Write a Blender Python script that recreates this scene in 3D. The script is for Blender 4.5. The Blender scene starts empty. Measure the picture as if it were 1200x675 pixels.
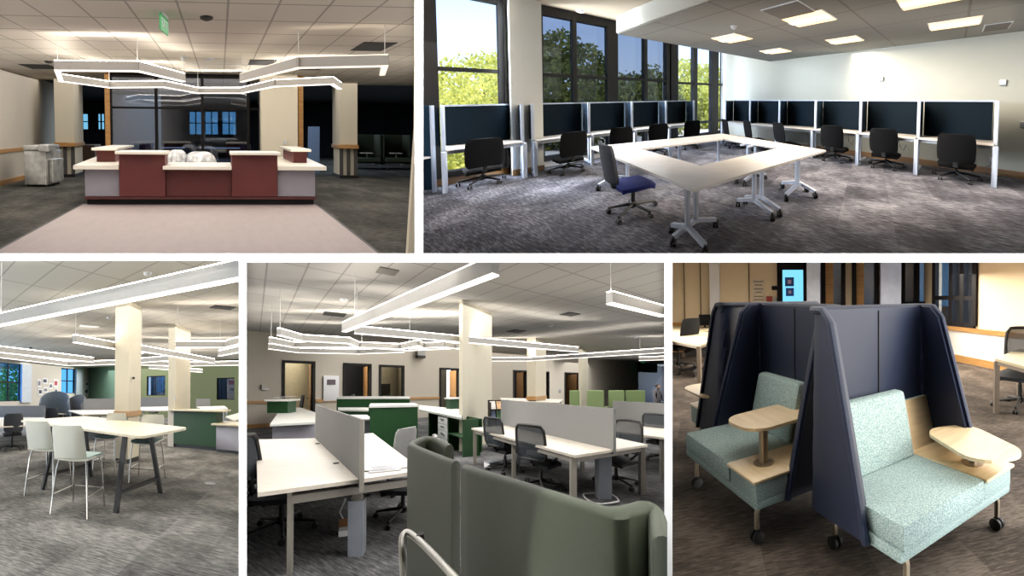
import bpy, bmesh, math, random
from mathutils import Matrix, Vector
random.seed(7)
C = bpy.data.collections.new('scene'); bpy.context.scene.collection.children.link(C)
sc = bpy.context.scene
F = 1800.0                                # focal length in pixels of the 1200 px wide frame

# ------------------------------------------------------------------ camera, world, exposure
cd = bpy.data.cameras.new('camera'); cam = bpy.data.objects.new('camera', cd); C.objects.link(cam)
cam.rotation_euler = (math.pi/2, 0, 0); cam.location = (0, 0, 0)
cd.sensor_width = 36; cd.lens = 36*F/1200; cd.clip_start = .05; cd.clip_end = 2000
sc.camera = cam
sc.view_settings.view_transform = 'Standard'; sc.view_settings.look = 'None'
sc.view_settings.gamma = 1; sc.view_settings.use_curve_mapping = False
sc.view_settings.exposure = 0.0
w = bpy.data.worlds.new('sky'); sc.world = w; w.use_nodes = True
nt = w.node_tree; nt.nodes.clear()
wo = nt.nodes.new('ShaderNodeOutputWorld'); bg = nt.nodes.new('ShaderNodeBackground')
tc = nt.nodes.new('ShaderNodeTexCoord'); sx = nt.nodes.new('ShaderNodeSeparateXYZ'); cr = nt.nodes.new('ShaderNodeValToRGB')
nt.links.new(tc.outputs['Generated'], sx.inputs[0]); nt.links.new(sx.outputs['Z'], cr.inputs[0])
nt.links.new(cr.outputs[0], bg.inputs[0]); nt.links.new(bg.outputs[0], wo.inputs[0])
cr.color_ramp.elements[0].position = .10; cr.color_ramp.elements[0].color = (.78, .90, 1, 1)
cr.color_ramp.elements[1].position = .21; cr.color_ramp.elements[1].color = (.30, .52, 1, 1)
bg.inputs[1].default_value = 2.1

SUN = dict(energy=7.0, rot=(math.radians(38), 0, math.radians(40)), color=(1, .93, .8))
sd = bpy.data.lights.new('sun', 'SUN'); sd.energy = SUN['energy']; sd.color = SUN['color']; sd.angle = .01
so = bpy.data.objects.new('sun', sd); C.objects.link(so); so.rotation_euler = SUN['rot']

# ------------------------------------------------------------------ the five bays
class Bay:
    """One of the five long rooms behind the display wall. Rooms are laid out in metres as
    x = across, y = into the room, z = up from the floor; each stands behind its own opening,
    turned towards the visitor, and is built 'long' times deeper than it is noted here."""
    def __init__(s, n, f, cx, hy, h, phi):
        s.n = n; s.h = h; k = F/f; ph = math.radians(phi); cy = hy + f*math.tan(ph)
        d = Vector(((cx-600)/F, 1, (337.5-cy)/F)).normalized()
        r = d.cross(Vector((0, 0, 1))).normalized(); u = r.cross(d)
        ro = -.5*((cx-600)/F)*((337.5-cy)/F); c, si = math.cos(ro), math.sin(ro)
        r, u = c*r+si*u, -si*r+c*u
        R = Matrix((r, d, u)).transposed()
        P = Matrix(((1, 0, 0), (0, math.cos(ph), -math.sin(ph)), (0, math.sin(ph), math.cos(ph))))
        s.A = R @ Matrix.Diagonal((1, k, 1)) @ P; s.Ai = s.A.inverted(); s.k = k
        s.eye = Vector((0, 0, h))
    def w(s, v): return s.A @ (Vector(v)-s.eye)
    def ray(s, px, py): return s.Ai @ Vector(((px-600)/F, 1, (337.5-py)/F))
    def z(s, px, py, z=0.0): r = s.ray(px, py); return r*((z-s.h)/r.z) + s.eye
    def y(s, px, py, y): r = s.ray(px, py); return r*(y/r.y) + s.eye
    def pl(s, px, py, p0, n):
        r = s.ray(px, py); n = Vector(n); return s.eye + r*(n.dot(Vector(p0)-s.eye)/n.dot(r))
    def basis(s):
        x = s.A.col[0].normalized(); y = s.A.col[1].normalized(); z = x.cross(y).normalized(); y = z.cross(x)
        return Matrix((x, y, z)).transposed()
B1 = Bay(1, 370, 258, 152, 1.6, 0)
B2 = Bay(2, 300, 848, 114, 1.6, 1)
B3 = Bay(3, 365, 140, 463, 1.6, 0)
B4 = Bay(4, 360, 533, 453, 1.6, 0)
B5 = Bay(5, 450, 994, 345, 1.6, 3)

def lamp(bay, name, loc, sx, sy, energy, color=(1, 1, 1), tilt=(0, 0, 0), spread=180):
    """soft area lamp, facing down before tilting"""
    d = bpy.data.lights.new(name, 'AREA'); d.shape = 'RECTANGLE'; d.size = sx; d.size_y = sy*bay.k
    d.energy = energy*bay.k; d.color = color; d.spread = math.radians(spread)
    o = bpy.data.objects.new(name, d); C.objects.link(o)
    from mathutils import Euler
    o.matrix_world = Matrix.Translation(bay.w(loc)) @ (bay.basis() @ Euler(tilt).to_matrix()).to_4x4()
    return o
def wlamp(bay, name, a, b, z0, z1, energy, color):
    """upright area lamp spanning floor points a-b, shining to the left of the way a -> b"""
    A_, B_, T_ = bay.w((a[0], a[1], z0)), bay.w((b[0], b[1], z0)), bay.w((a[0], a[1], z1))
    mid = bay.w(((a[0]+b[0])/2, (a[1]+b[1])/2, (z0+z1)/2))
    x = (B_-A_).normalized(); up = (T_-A_); n = x.cross(up).normalized(); yv = n.cross(x)
    d = bpy.data.lights.new(name, 'AREA'); d.shape = 'RECTANGLE'; d.size = (B_-A_).length; d.size_y = up.length
    d.energy = energy; d.color = color
    o = bpy.data.objects.new(name, d); C.objects.link(o)
    o.matrix_world = Matrix.Translation(mid) @ Matrix((x, yv, n)).transposed().to_4x4()
    return o

# ------------------------------------------------------------------ materials
def lin(c): return tuple(((v/255)/12.92 if v/255 <= .04045 else ((v/255+.055)/1.055)**2.4) for v in c)
MATS = {}
def nodes_of(m):
    m.use_nodes = True; t = m.node_tree; return t, t.nodes['Principled BSDF']
def rest(t):
    a = t.nodes.new('ShaderNodeAttribute'); a.attribute_name = 'rest'; return a.outputs['Vector']
def mat(name, c, rough=.6, metal=0, var=.06, scale=6., bump=0, coat=0, spec=.5, stretch=(1, 1, 1)):
    if name in MATS: return MATS[name]
    m = bpy.data.materials.new(name); t, p = nodes_of(m); c = lin(c)
    mp = t.nodes.new('ShaderNodeMapping'); mp.inputs['Scale'].default_value = stretch
    t.links.new(rest(t), mp.inputs[0])
    n = t.nodes.new('ShaderNodeTexNoise'); n.inputs['Scale'].default_value = scale; n.inputs['Detail'].default_value = 4
    t.links.new(mp.outputs[0], n.inputs[0])
    r = t.nodes.new('ShaderNodeValToRGB'); e = r.color_ramp.elements
    e[0].position = .3; e[1].position = .7
    e[0].color = tuple(v*(1-var) for v in c)+(1,); e[1].color = tuple(min(1, v*(1+var)) for v in c)+(1,)
    t.links.new(n.outputs[0], r.inputs[0]); t.links.new(r.outputs[0], p.inputs['Base Color'])
    p.inputs['Roughness'].default_value = rough; p.inputs['Metallic'].default_value = metal
    p.inputs['Specular IOR Level'].default_value = spec; p.inputs['Coat Weight'].default_value = coat
    if bump:
        b = t.nodes.new('ShaderNodeBump'); b.inputs['Strength'].default_value = bump; b.inputs['Distance'].default_value = .01
        t.links.new(n.outputs[0], b.inputs['Height']); t.links.new(b.outputs[0], p.inputs['Normal'])
    MATS[name] = m; return m
def glow(name, c, s):
    m = bpy.data.materials.new(name); t, p = nodes_of(m); c = lin(c)
    p.inputs['Base Color'].default_value = c+(1,); p.inputs['Emission Color'].default_value = c+(1,)
    p.inputs['Emission Strength'].default_value = s; MATS[name] = m; return m
def glass(name, c, gloss=.08):
    m = bpy.data.materials.new(name); m.use_nodes = True; t = m.node_tree; t.nodes.clear()
    o = t.nodes.new('ShaderNodeOutputMaterial'); a = t.nodes.new('ShaderNodeBsdfTransparent'); g = t.nodes.new('ShaderNodeBsdfGlossy')
    a.inputs[0].default_value = lin(c)+(1,); g.inputs['Roughness'].default_value = .02
    x = t.nodes.new('ShaderNodeMixShader'); x.inputs[0].default_value = gloss
    t.links.new(a.outputs[0], x.inputs[1]); t.links.new(g.outputs[0], x.inputs[2]); t.links.new(x.outputs[0], o.inputs[0])
    MATS[name] = m; return m
def mesh_fabric(name, c, see):
    """thin woven mesh one can partly see through"""
    m = bpy.data.materials.new(name); m.use_nodes = True; t = m.node_tree; t.nodes.clear()
    o = t.nodes.new('ShaderNodeOutputMaterial'); a = t.nodes.new('ShaderNodeBsdfTransparent'); g = t.nodes.new('ShaderNodeBsdfDiffuse'); g.inputs[0].default_value = lin(c)+(1,)
    x = t.nodes.new('ShaderNodeMixShader'); x.inputs[0].default_value = see
    t.links.new(a.outputs[0], x.inputs[1]); t.links.new(g.outputs[0], x.inputs[2]); t.links.new(x.outputs[0], o.inputs[0]); MATS[name] = m; return m
def ramp3(t, src, stops):
    r = t.nodes.new('ShaderNodeValToRGB'); e = r.color_ramp.elements
    while len(e) < len(stops): e.new(.5)
    for q, (p_, c_) in zip(e, stops): q.position = p_; q.color = lin(c_)+(1,)
    t.links.new(src, r.inputs[0]); return r
def carpet(name, dark, mid, light, ang=0, sc_=1.0, tile=.61):
    """streaky plank-pattern carpet tiles"""
    m = bpy.data.materials.new(name); t, p = nodes_of(m)
    mp = t.nodes.new('ShaderNodeMapping'); mp.inputs['Rotation'].default_value = (0, 0, ang)
    t.links.new(rest(t), mp.inputs[0])
    m2 = t.nodes.new('ShaderNodeMapping'); m2.inputs['Scale'].default_value = (9*sc_, 55*sc_, 1); t.links.new(mp.outputs[0], m2.inputs[0])
    n1 = t.nodes.new('ShaderNodeTexNoise'); n1.inputs['Scale'].default_value = 1; n1.inputs['Detail'].default_value = 5; n1.inputs['Roughness'].default_value = .7
    t.links.new(m2.outputs[0], n1.inputs[0])
    n2 = t.nodes.new('ShaderNodeTexNoise'); n2.inputs['Scale'].default_value = 2.2*sc_; n2.inputs['Detail'].default_value = 3
    t.links.new(mp.outputs[0], n2.inputs[0])
    ck = t.nodes.new('ShaderNodeTexVoronoi'); ck.inputs['Scale'].default_value = 1/tile; ck.inputs['Randomness'].default_value = 0
    t.links.new(mp.outputs[0], ck.inputs[0])
    a1 = t.nodes.new('ShaderNodeMix'); a1.data_type = 'FLOAT'; a1.inputs[0].default_value = .35
    t.links.new(n1.outputs[0], a1.inputs[2]); t.links.new(n2.outputs[0], a1.inputs[3])
    sp = t.nodes.new('ShaderNodeSeparateXYZ'); t.links.new(ck.outputs['Color'], sp.inputs[0])
    a2 = t.nodes.new('ShaderNodeMix'); a2.data_type = 'FLOAT'; a2.inputs[0].default_value = .07
    t.links.new(a1.outputs[0], a2.inputs[2]); t.links.new(sp.outputs[0], a2.inputs[3])
    r = ramp3(t, a2.outputs[0], [(.39, dark), (.5, mid), (.61, light)])
    t.links.new(r.outputs[0], p.inputs['Base Color']); p.inputs['Roughness'].default_value = 1; p.inputs['Specular IOR Level'].default_value = .1
    b = t.nodes.new('ShaderNodeBump'); b.inputs['Strength'].default_value = .3; b.inputs['Distance'].default_value = .01
    t.links.new(n1.outputs[0], b.inputs['Height']); t.links.new(b.outputs[0], p.inputs['Normal'])
    MATS[name] = m; return m
def tiles(name, c, line, ang=0, tx=.61, ty=.61, ox=0, oy=0, lw=.03):
    """lay-in ceiling: tiles in a metal grid"""
    m = bpy.data.materials.new(name); t, p = nodes_of(m)
    mp = t.nodes.new('ShaderNodeMapping'); mp.vector_type = 'TEXTURE'
    mp.inputs['Rotation'].default_value = (0, 0, ang); mp.inputs['Location'].default_value = (ox, oy, 0); mp.inputs['Scale'].default_value = (tx, ty, 1)
    t.links.new(rest(t), mp.inputs[0]); s = t.nodes.new('ShaderNodeSeparateXYZ'); t.links.new(mp.outputs[0], s.inputs[0])
    outs = []
    for i, tt in ((0, tx), (1, ty)):
        f = t.nodes.new('ShaderNodeMath'); f.operation = 'PINGPONG'; f.inputs[1].default_value = .5; t.links.new(s.outputs[i], f.inputs[0])
        g = t.nodes.new('ShaderNodeMath'); g.operation = 'LESS_THAN'; g.inputs[1].default_value = lw/2/tt; t.links.new(f.outputs[0], g.inputs[0]); outs.append(g)
    mx = t.nodes.new('ShaderNodeMath'); mx.operation = 'MAXIMUM'; t.links.new(outs[0].outputs[0], mx.inputs[0]); t.links.new(outs[1].outputs[0], mx.inputs[1])
    mc = t.nodes.new('ShaderNodeMix'); mc.data_type = 'RGBA'; mc.inputs[6].default_value = lin(c)+(1,); mc.inputs[7].default_value = lin(line)+(1,)
    t.links.new(mx.outputs[0], mc.inputs[0]); t.links.new(mc.outputs[2], p.inputs['Base Color']); p.inputs['Roughness'].default_value = .9; p.inputs['Specular IOR Level'].default_value = .15
    MATS[name] = m; return m
def weave(name, a, b, scale=60, thr=.5, rough=.9):
    m = bpy.data.materials.new(name); t, p = nodes_of(m)
    v = t.nodes.new('ShaderNodeTexVoronoi'); v.inputs['Scale'].default_value = scale; t.links.new(rest(t), v.inputs[0])
    n = t.nodes.new('ShaderNodeTexNoise'); n.inputs['Scale'].default_value = scale*.8; n.inputs['Detail'].default_value = 2; t.links.new(rest(t), n.inputs[0])
    r = ramp3(t, n.outputs[0], [(thr-.13, a), (thr, tuple((x+y)/2 for x, y in zip(a, b))), (thr+.13, b)])
    t.links.new(r.outputs[0], p.inputs['Base Color']); p.inputs['Roughness'].default_value = rough; p.inputs['Specular IOR Level'].default_value = .2
    bu = t.nodes.new('ShaderNodeBump'); bu.inputs['Strength'].default_value = .25; bu.inputs['Distance'].default_value = .004
    t.links.new(v.outputs[0], bu.inputs['Height']); t.links.new(bu.outputs[0], p.inputs['Normal'])
    MATS[name] = m; return m
def wood(name, a, b, ang=0, scale=4, rough=.45):
    m = bpy.data.materials.new(name); t, p = nodes_of(m)
    mp = t.nodes.new('ShaderNodeMapping'); mp.inputs['Rotation'].default_value = (0, 0, ang); mp.inputs['Scale'].default_value = (1, 9, 9); t.links.new(rest(t), mp.inputs[0])
    n = t.nodes.new('ShaderNodeTexNoise'); n.inputs['Scale'].default_value = scale; n.inputs['Detail'].default_value = 5; t.links.new(mp.outputs[0], n.inputs[0])
    r = ramp3(t, n.outputs[0], [(.3, a), (.7, b)])
    t.links.new(r.outputs[0], p.inputs['Base Color']); p.inputs['Roughness'].default_value = rough
    MATS[name] = m; return m

# ------------------------------------------------------------------ mesh building
class MB:
    """collects shapes in a thing's own metres; built later as ONE mesh"""
    def __init__(s): s.v = []; s.f = []
    def add(s, vs, fs):
        o = len(s.v); s.v += [Vector(q) for q in vs]; s.f += [tuple(i+o for i in f) for f in fs]; return s
    def box(s, x0, x1, y0, y1, z0, z1, rz=0, c=None, b=0.0):
        x0, x1 = min(x0, x1), max(x0, x1); y0, y1 = min(y0, y1), max(y0, y1); z0, z1 = min(z0, z1), max(z0, z1)
        b = min(b, (x1-x0)*.45, (y1-y0)*.45, (z1-z0)*.45)
        if b <= 0:
            vs = [(x, y, z) for z in (z0, z1) for x, y in ((x0, y0), (x1, y0), (x1, y1), (x0, y1))]
            fs = [(3, 2, 1, 0), (4, 5, 6, 7), (0, 1, 5, 4), (1, 2, 6, 5), (2, 3, 7, 6), (3, 0, 4, 7)]
        else:
            bm = bmesh.new(); bmesh.ops.create_cube(bm, size=1)
            for v in bm.verts: v.co = Vector(((x0+x1)/2+v.co.x*(x1-x0), (y0+y1)/2+v.co.y*(y1-y0), (z0+z1)/2+v.co.z*(z1-z0)))
            bmesh.ops.bevel(bm, geom=bm.edges[:], offset=b, segments=2 if b > .008 else 1, profile=.6, affect='EDGES')
            bm.verts.index_update(); vs = [tuple(v.co) for v in bm.verts]; fs = [tuple(v.index for v in f.verts) for f in bm.faces]; bm.free()
        if rz:
            cc = Vector(c or ((x0+x1)/2, (y0+y1)/2, 0)); cc.z = 0; M = Matrix.Rotation(rz, 3, 'Z'); vs = [M @ (Vector(q)-cc)+cc for q in vs]
        return s.add(vs, fs)
    def prism(s, pts, z0, z1):
        n = len(pts); ar = sum(pts[i][0]*pts[(i+1) % n][1]-pts[(i+1) % n][0]*pts[i][1] for i in range(n))
        if ar < 0: pts = pts[::-1]
        vs = [(p[0], p[1], z0) for p in pts]+[(p[0], p[1], z1) for p in pts]
        return s.add(vs, [tuple(range(n))[::-1], tuple(range(n, 2*n))]+[(i, (i+1) % n, n+(i+1) % n, n+i) for i in range(n)])
    def slab(s, pts, th):
        """thick plate from a planar 3-D outline"""
        P = [Vector(p) for p in pts]; n = (P[1]-P[0]).cross(P[-1]-P[0]).normalized()*th; k = len(P)
        return s.add(P+[p+n for p in P], [tuple(range(k))[::-1], tuple(range(k, 2*k))]+[(i, (i+1) % k, k+(i+1) % k, k+i) for i in range(k)])
    def bar(s, p, q, w, h=None, up=(0, 0, 1)):
        h = h or w; p, q = Vector(p), Vector(q); d = (q-p).normalized(); u = Vector(up)
        if abs(d.dot(u)) > .99: u = Vector((0, 1, 0))
        r = d.cross(u).normalized(); u = r.cross(d)
        vs = [a+r*(i*w/2)+u*(j*h/2) for a in (p, q) for i, j in ((-1, -1), (1, -1), (1, 1), (-1, 1))]
        return s.add(vs, [(0, 1, 2, 3), (7, 6, 5, 4), (4, 5, 1, 0), (5, 6, 2, 1), (6, 7, 3, 2), (7, 4, 0, 3)])
    def tube(s, pts, r, n=8, closed=False, r1=None):
        P = [Vector(p) for p in pts]; m = len(P); vs = []; prev = None
        for i, p in enumerate(P):
            a = P[(i-1) % m] if (i or closed) else P[0]; b = P[(i+1) % m] if (i < m-1 or closed) else P[-1]
            d = (b-a).normalized(); u = prev or (Vector((0, 0, 1)) if abs(d.z) < .9 else Vector((1, 0, 0)))
            x = d.cross(u).normalized(); u = x.cross(d).normalized(); prev = u
            rr = r if r1 is None else r+(r1-r)*i/max(1, m-1)
            vs += [p+(x*math.cos(2*math.pi*j/n)+u*math.sin(2*math.pi*j/n))*rr for j in range(n)]
        fs = [(i*n+j, i*n+(j+1) % n, ((i+1) % m)*n+(j+1) % n, ((i+1) % m)*n+j) for i in range(m if closed else m-1) for j in range(n)]
        if not closed: fs += [tuple(range(n))[::-1], tuple(range((m-1)*n, m*n))]
        return s.add(vs, fs)
    def lathe(s, c, prof, n=16, axis='z'):
        vs = []
        for r, z in prof:
            for j in range(n):
                a = 2*math.pi*j/n; q = (r*math.cos(a), r*math.sin(a), z)
                if axis == 'x': q = (q[2], q[0], q[1])
                if axis == 'y': q = (q[0], q[2], q[1])
                vs.append(Vector(q)+Vector(c))
        m = len(prof); fs = [(i*n+j, i*n+(j+1) % n, (i+1)*n+(j+1) % n, (i+1)*n+j) for i in range(m-1) for j in range(n)]
        fs += [tuple(range(n))[::-1], tuple(range((m-1)*n, m*n))]
        return s.add(vs, fs)
    def ball(s, c, r, n=10):
        rx, ry, rz = (r, r, r) if not hasattr(r, '__len__') else r
        vs = []; fs = []
        for i in range(n+1):
            a = math.pi*i/n
            for j in range(n): b = 2*math.pi*j/n; vs.append(Vector(c)+Vector((rx*math.sin(a)*math.cos(b), ry*math.sin(a)*math.sin(b), -rz*math.cos(a))))
        for i in range(n):
            for j in range(n): fs.append((i*n+j, i*n+(j+1) % n, (i+1)*n+(j+1) % n, (i+1)*n+j))
        return s.add(vs, fs)
    def shell(s, fn, nu, nv, th):
        """curved panel: fn(u,v) -> point, thickened by th along its normal"""
        g = [[Vector(fn(i/nu, j/nv)) for j in range(nv+1)] for i in range(nu+1)]
        def nr(i, j):
            a = g[min(i+1, nu)][j]-g[max(i-1, 0)][j]; b = g[i][min(j+1, nv)]-g[i][max(j-1, 0)]; c = a.cross(b)
            return c.normalized() if c.length > 1e-9 else Vector((0, 0, 1))
        W = nv+1; N = (nu+1)*W
        vs = [g[i][j] for i in range(nu+1) for j in range(W)]+[g[i][j]+nr(i, j)*th for i in range(nu+1) for j in range(W)]
        fs = []
        for i in range(nu):
            for j in range(nv):
                a, b, c, d = i*W+j, i*W+j+1, (i+1)*W+j+1, (i+1)*W+j; fs += [(a, b, c, d), (N+d, N+c, N+b, N+a)]
        for i in range(nu): a, d = i*W, (i+1)*W; fs += [(a, d, N+d, N+a), (N+a+nv, N+d+nv, d+nv, a+nv)]
        for j in range(nv): a = j; b = j+1; fs += [(N+a, N+b, b, a)]; a = nu*W+j; b = a+1; fs += [(a, b, N+b, N+a)]
        return s.add(vs, fs)
def fin(mb, pts, x0, x1, bev=.02):
    """upright panel: outline pts (y, z), between x0 and x1, with softened edges"""
    bm = bmesh.new(); A_ = [bm.verts.new((x0, y, z)) for y, z in pts]; B_ = [bm.verts.new((x1, y, z)) for y, z in pts]; n = len(pts)
    bm.faces.new(A_[::-1]); bm.faces.new(B_)
    for i in range(n): bm.faces.new((A_[i], A_[(i+1) % n], B_[(i+1) % n], B_[i]))
    if bev: bmesh.ops.bevel(bm, geom=bm.edges[:], offset=bev, segments=3, profile=.5, affect='EDGES')
    bm.verts.index_update(); vs = [tuple(v.co) for v in bm.verts]; fs = [tuple(v.index for v in f.verts) for f in bm.faces]; bm.free(); return mb.add(vs, fs)
class Thing:
    def __init__(s, bay, root, loc, yaw): s.bay, s.o, s.loc, s.yaw = bay, root, Vector(loc), yaw
LIMIT = {1: (None, 490, None, 300), 2: (492, None, None, 300), 3: (None, 283.5, 301.5, None), 4: (285.5, 782, 303.5, None), 5: (784.5, None, 303.5, None)}
def trim(bm, bay, base):
    """cut off whatever would stick through the partition into the neighbouring bay"""
    l, r, t_, b_ = LIMIT[bay.n]; pl = []
    if l is not None: pl.append(Vector((-1, (l-600)/F, 0)))
    if r is not None: pl.append(Vector((1, -(r-600)/F, 0)))
    if t_ is not None: pl.append(Vector((0, -(337.5-t_)/F, 1)))
    if b_ is not None: pl.append(Vector((0, (337.5-b_)/F, -1)))
    for n in pl:
        if any(n.dot(v.co+base) > 1e-4 for v in bm.verts):
            bmesh.ops.bisect_plane(bm, geom=bm.verts[:]+bm.edges[:]+bm.faces[:], plane_co=-base, plane_no=n, clear_outer=True)
def mesh_of(name, mb, bay, yaw, m, smooth=True, off=(0, 0, 0)):
    me = bpy.data.meshes.new(name); Rz = Matrix.Rotation(yaw, 3, 'Z'); M = bay.A @ Rz if bay else Matrix.Identity(3)
    me.from_pydata([M @ v for v in mb.v], [], mb.f)
    at = me.attributes.new('rest', 'FLOAT_VECTOR', 'POINT'); o = Vector(off)
    fl = []
    for v in mb.v: fl += list(v+o)
    at.data.foreach_set('vector', fl)
    bm = bmesh.new(); bm.from_mesh(me); bmesh.ops.recalc_face_normals(bm, faces=bm.faces[:])
    if bay: trim(bm, bay, bay.w(off))
    bm.to_mesh(me); bm.free()
    me.materials.append(m)
    if smooth:
        for p in me.polygons: p.use_smooth = True
        try: me.set_sharp_from_angle(angle=math.radians(38))
        except Exception: pass
    return me
def tag(o, label, cat, group=None, kind=None):
    if label: o['label'] = label
    if cat: o['category'] = cat
    if group: o['group'] = group
    if kind: o['kind'] = kind
def thing(bay, name, label, cat, loc, yaw=0.0, group=None):
    o = bpy.data.objects.new(name, None); C.objects.link(o); o.location = bay.w(loc); o.empty_display_size = .1
    tag(o, label, cat, group); return Thing(bay, o, loc, yaw)
def part(t, name, m, mb, label=None, parent=None, smooth=True):
    me = mesh_of(name, mb, t.bay, t.yaw, m, smooth, t.loc)
    o = bpy.data.objects.new(name, me); C.objects.link(o); o.parent = parent or t.o
    if label: o['label'] = label
    return o
def single(bay, name, m, mb, label, cat, loc, yaw=0.0, group=None, smooth=True):
    me = mesh_of(name, mb, bay, yaw, m, smooth, loc)
    o = bpy.data.objects.new(name, me); C.objects.link(o); o.location = bay.w(loc) if bay else loc
    tag(o, label, cat, group); return o
def struct(bay, name, m, mb, loc=(0, 0, 0), yaw=0.0, smooth=False, parent=None, label=None):
    me = mesh_of(name, mb, bay, yaw, m, smooth, loc)
    o = bpy.data.objects.new(name, me); C.objects.link(o)
    if parent: o.parent = parent
    else: o.location = bay.w(loc) if bay else loc; o['kind'] = 'structure'
    if label: o['label'] = label
    return o
def wall(bay, name, m, a, b, z0, z1, th, holes=()):
    """straight wall from floor point a to b (thickness to the left of a->b), with holes (s0,s1,z0,z1)"""
    a, b = Vector(a[:2]).to_3d(), Vector(b[:2]).to_3d(); L = (b-a).length; yaw = math.atan2(b.y-a.y, b.x-a.x)
    mb = MB(); xs = sorted({0, L}|{min(max(h[i], 0), L) for h in holes for i in (0, 1)})
    for x0, x1 in zip(xs, xs[1:]):
        if x1-x0 < 1e-4: continue
        hs = sorted([(h[2], h[3]) for h in holes if h[0] <= x0+1e-5 and h[1] >= x1-1e-5]); z = z0
        for h0, h1 in hs:
            if h0 > z: mb.box(x0, x1, 0, th, z, h0)
            z = max(z, h1)
        if z < z1: mb.box(x0, x1, 0, th, z, z1)
    return struct(bay, name, m, mb, (a.x, a.y, 0), yaw), yaw
def along(bay, px, py, a, d):
    """distance s along the upright plane through floor point a with direction d, and height z, seen at px,py"""
    d = Vector((d[0], d[1], 0)).normalized(); n = Vector((-d.y, d.x, 0)); p = bay.pl(px, py, (a[0], a[1], 0), n)
    return (p-Vector((a[0], a[1], 0))).dot(d), p.z

# ------------------------------------------------------------------ shared materials
M_board = mat('display_wall_paint', (246, 246, 246), .9, var=.003)
M_dark = mat('light_block_paint', (60, 60, 60), .9)
M_white_wall = mat('off_white_wall_paint', (222, 218, 208), .85, var=.015, scale=1.5)
M_cream = mat('cream_column_paint', (214, 206, 186), .85, var=.015, scale=1.5)
M_black = mat('black_plastic', (14, 14, 16), .6, spec=.2)
M_blackfab = mat('black_fabric', (10, 10, 13), .95, var=.2, scale=60, spec=.08)
M_rail = wood('oak_trim', (168, 120, 64), (196, 148, 86), scale=3)
M_cable = mat('steel_cable', (170, 170, 168), .4, .6)
M_alu = mat('aluminium', (196, 200, 206), .35, .6)
M_chrome = mat('chrome_tube', (190, 188, 184), .18, 1)
M_house = mat('pendant_housing', (158, 156, 152), .6, var=.02)
M_strip = glow('light_strip', (255, 250, 242), 1.7); M_strip_up = glow('upper_light_strip', (255, 246, 234), 14)
M_darkmetal = mat('dark_bronze_frame', (24, 21, 21), .75, 0, spec=.2)
M_vent = mat('black_vent_opening', (14, 14, 14), .8)
M_paper = mat('paper_white', (235, 235, 238), .8, var=.01)

def pendant(bay, pts, z, label, group, h=.17, w=.08, cables=None, strip=None, name='pendant_light', ceil=None, up=True, end_lit=None):
    """bent linear pendant light: a housing with glowing strips along its upper and lower edge"""
    P = [bay.z(px, py, z) for px, py in pts]; o = P[0].copy(); L = [p-o for p in P]
    t = thing(bay, name, label, 'pendant light', o, 0, group)
    hb = MB(); lo = MB(); hi = MB()
    for a, b in zip(L, L[1:]):
        d = (b-a).normalized()*(w*.45); a2, b2 = a-d, b+d
        hb.bar(a2, b2, w, h-.03)
        dz = Vector((0, 0, h/2-.004)); lo.bar(a2-dz, b2-dz, w*1.02, .011)
        if up: hi.bar(a2+dz, b2+dz, w*.9, .005)
    part(t, 'housing', M_house, hb, smooth=False); part(t, 'lower_light_strip', strip or M_strip, lo, 'glowing lower strip', smooth=False)
    if up: part(t, 'upper_light_strip', strip or M_strip_up, hi, 'glowing upper strip', smooth=False)
    if ceil:
        for q in (cables or [0, len(L)-1]):
            i = int(q); f = q-i; p = L[i] if f == 0 else L[i].lerp(L[i+1], f)
            part(t, 'suspension_cable', M_cable, MB().tube([p+Vector((0, 0, h/2)), p+Vector((0, 0, ceil-z))], .006, 5))
    return t

def rrect(w, d, r, n=4, cx=0, cy=0):
    out = []
    for sx, sy, a0 in ((1, 1, 0), (-1, 1, 90), (-1, -1, 180), (1, -1, 270)):
        for i in range(n+1):
            a = math.radians(a0+90*i/n); out.append((cx+sx*(w/2-r)+r*math.cos(a), cy+sy*(d/2-r)+r*math.sin(a)))
    return out

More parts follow.
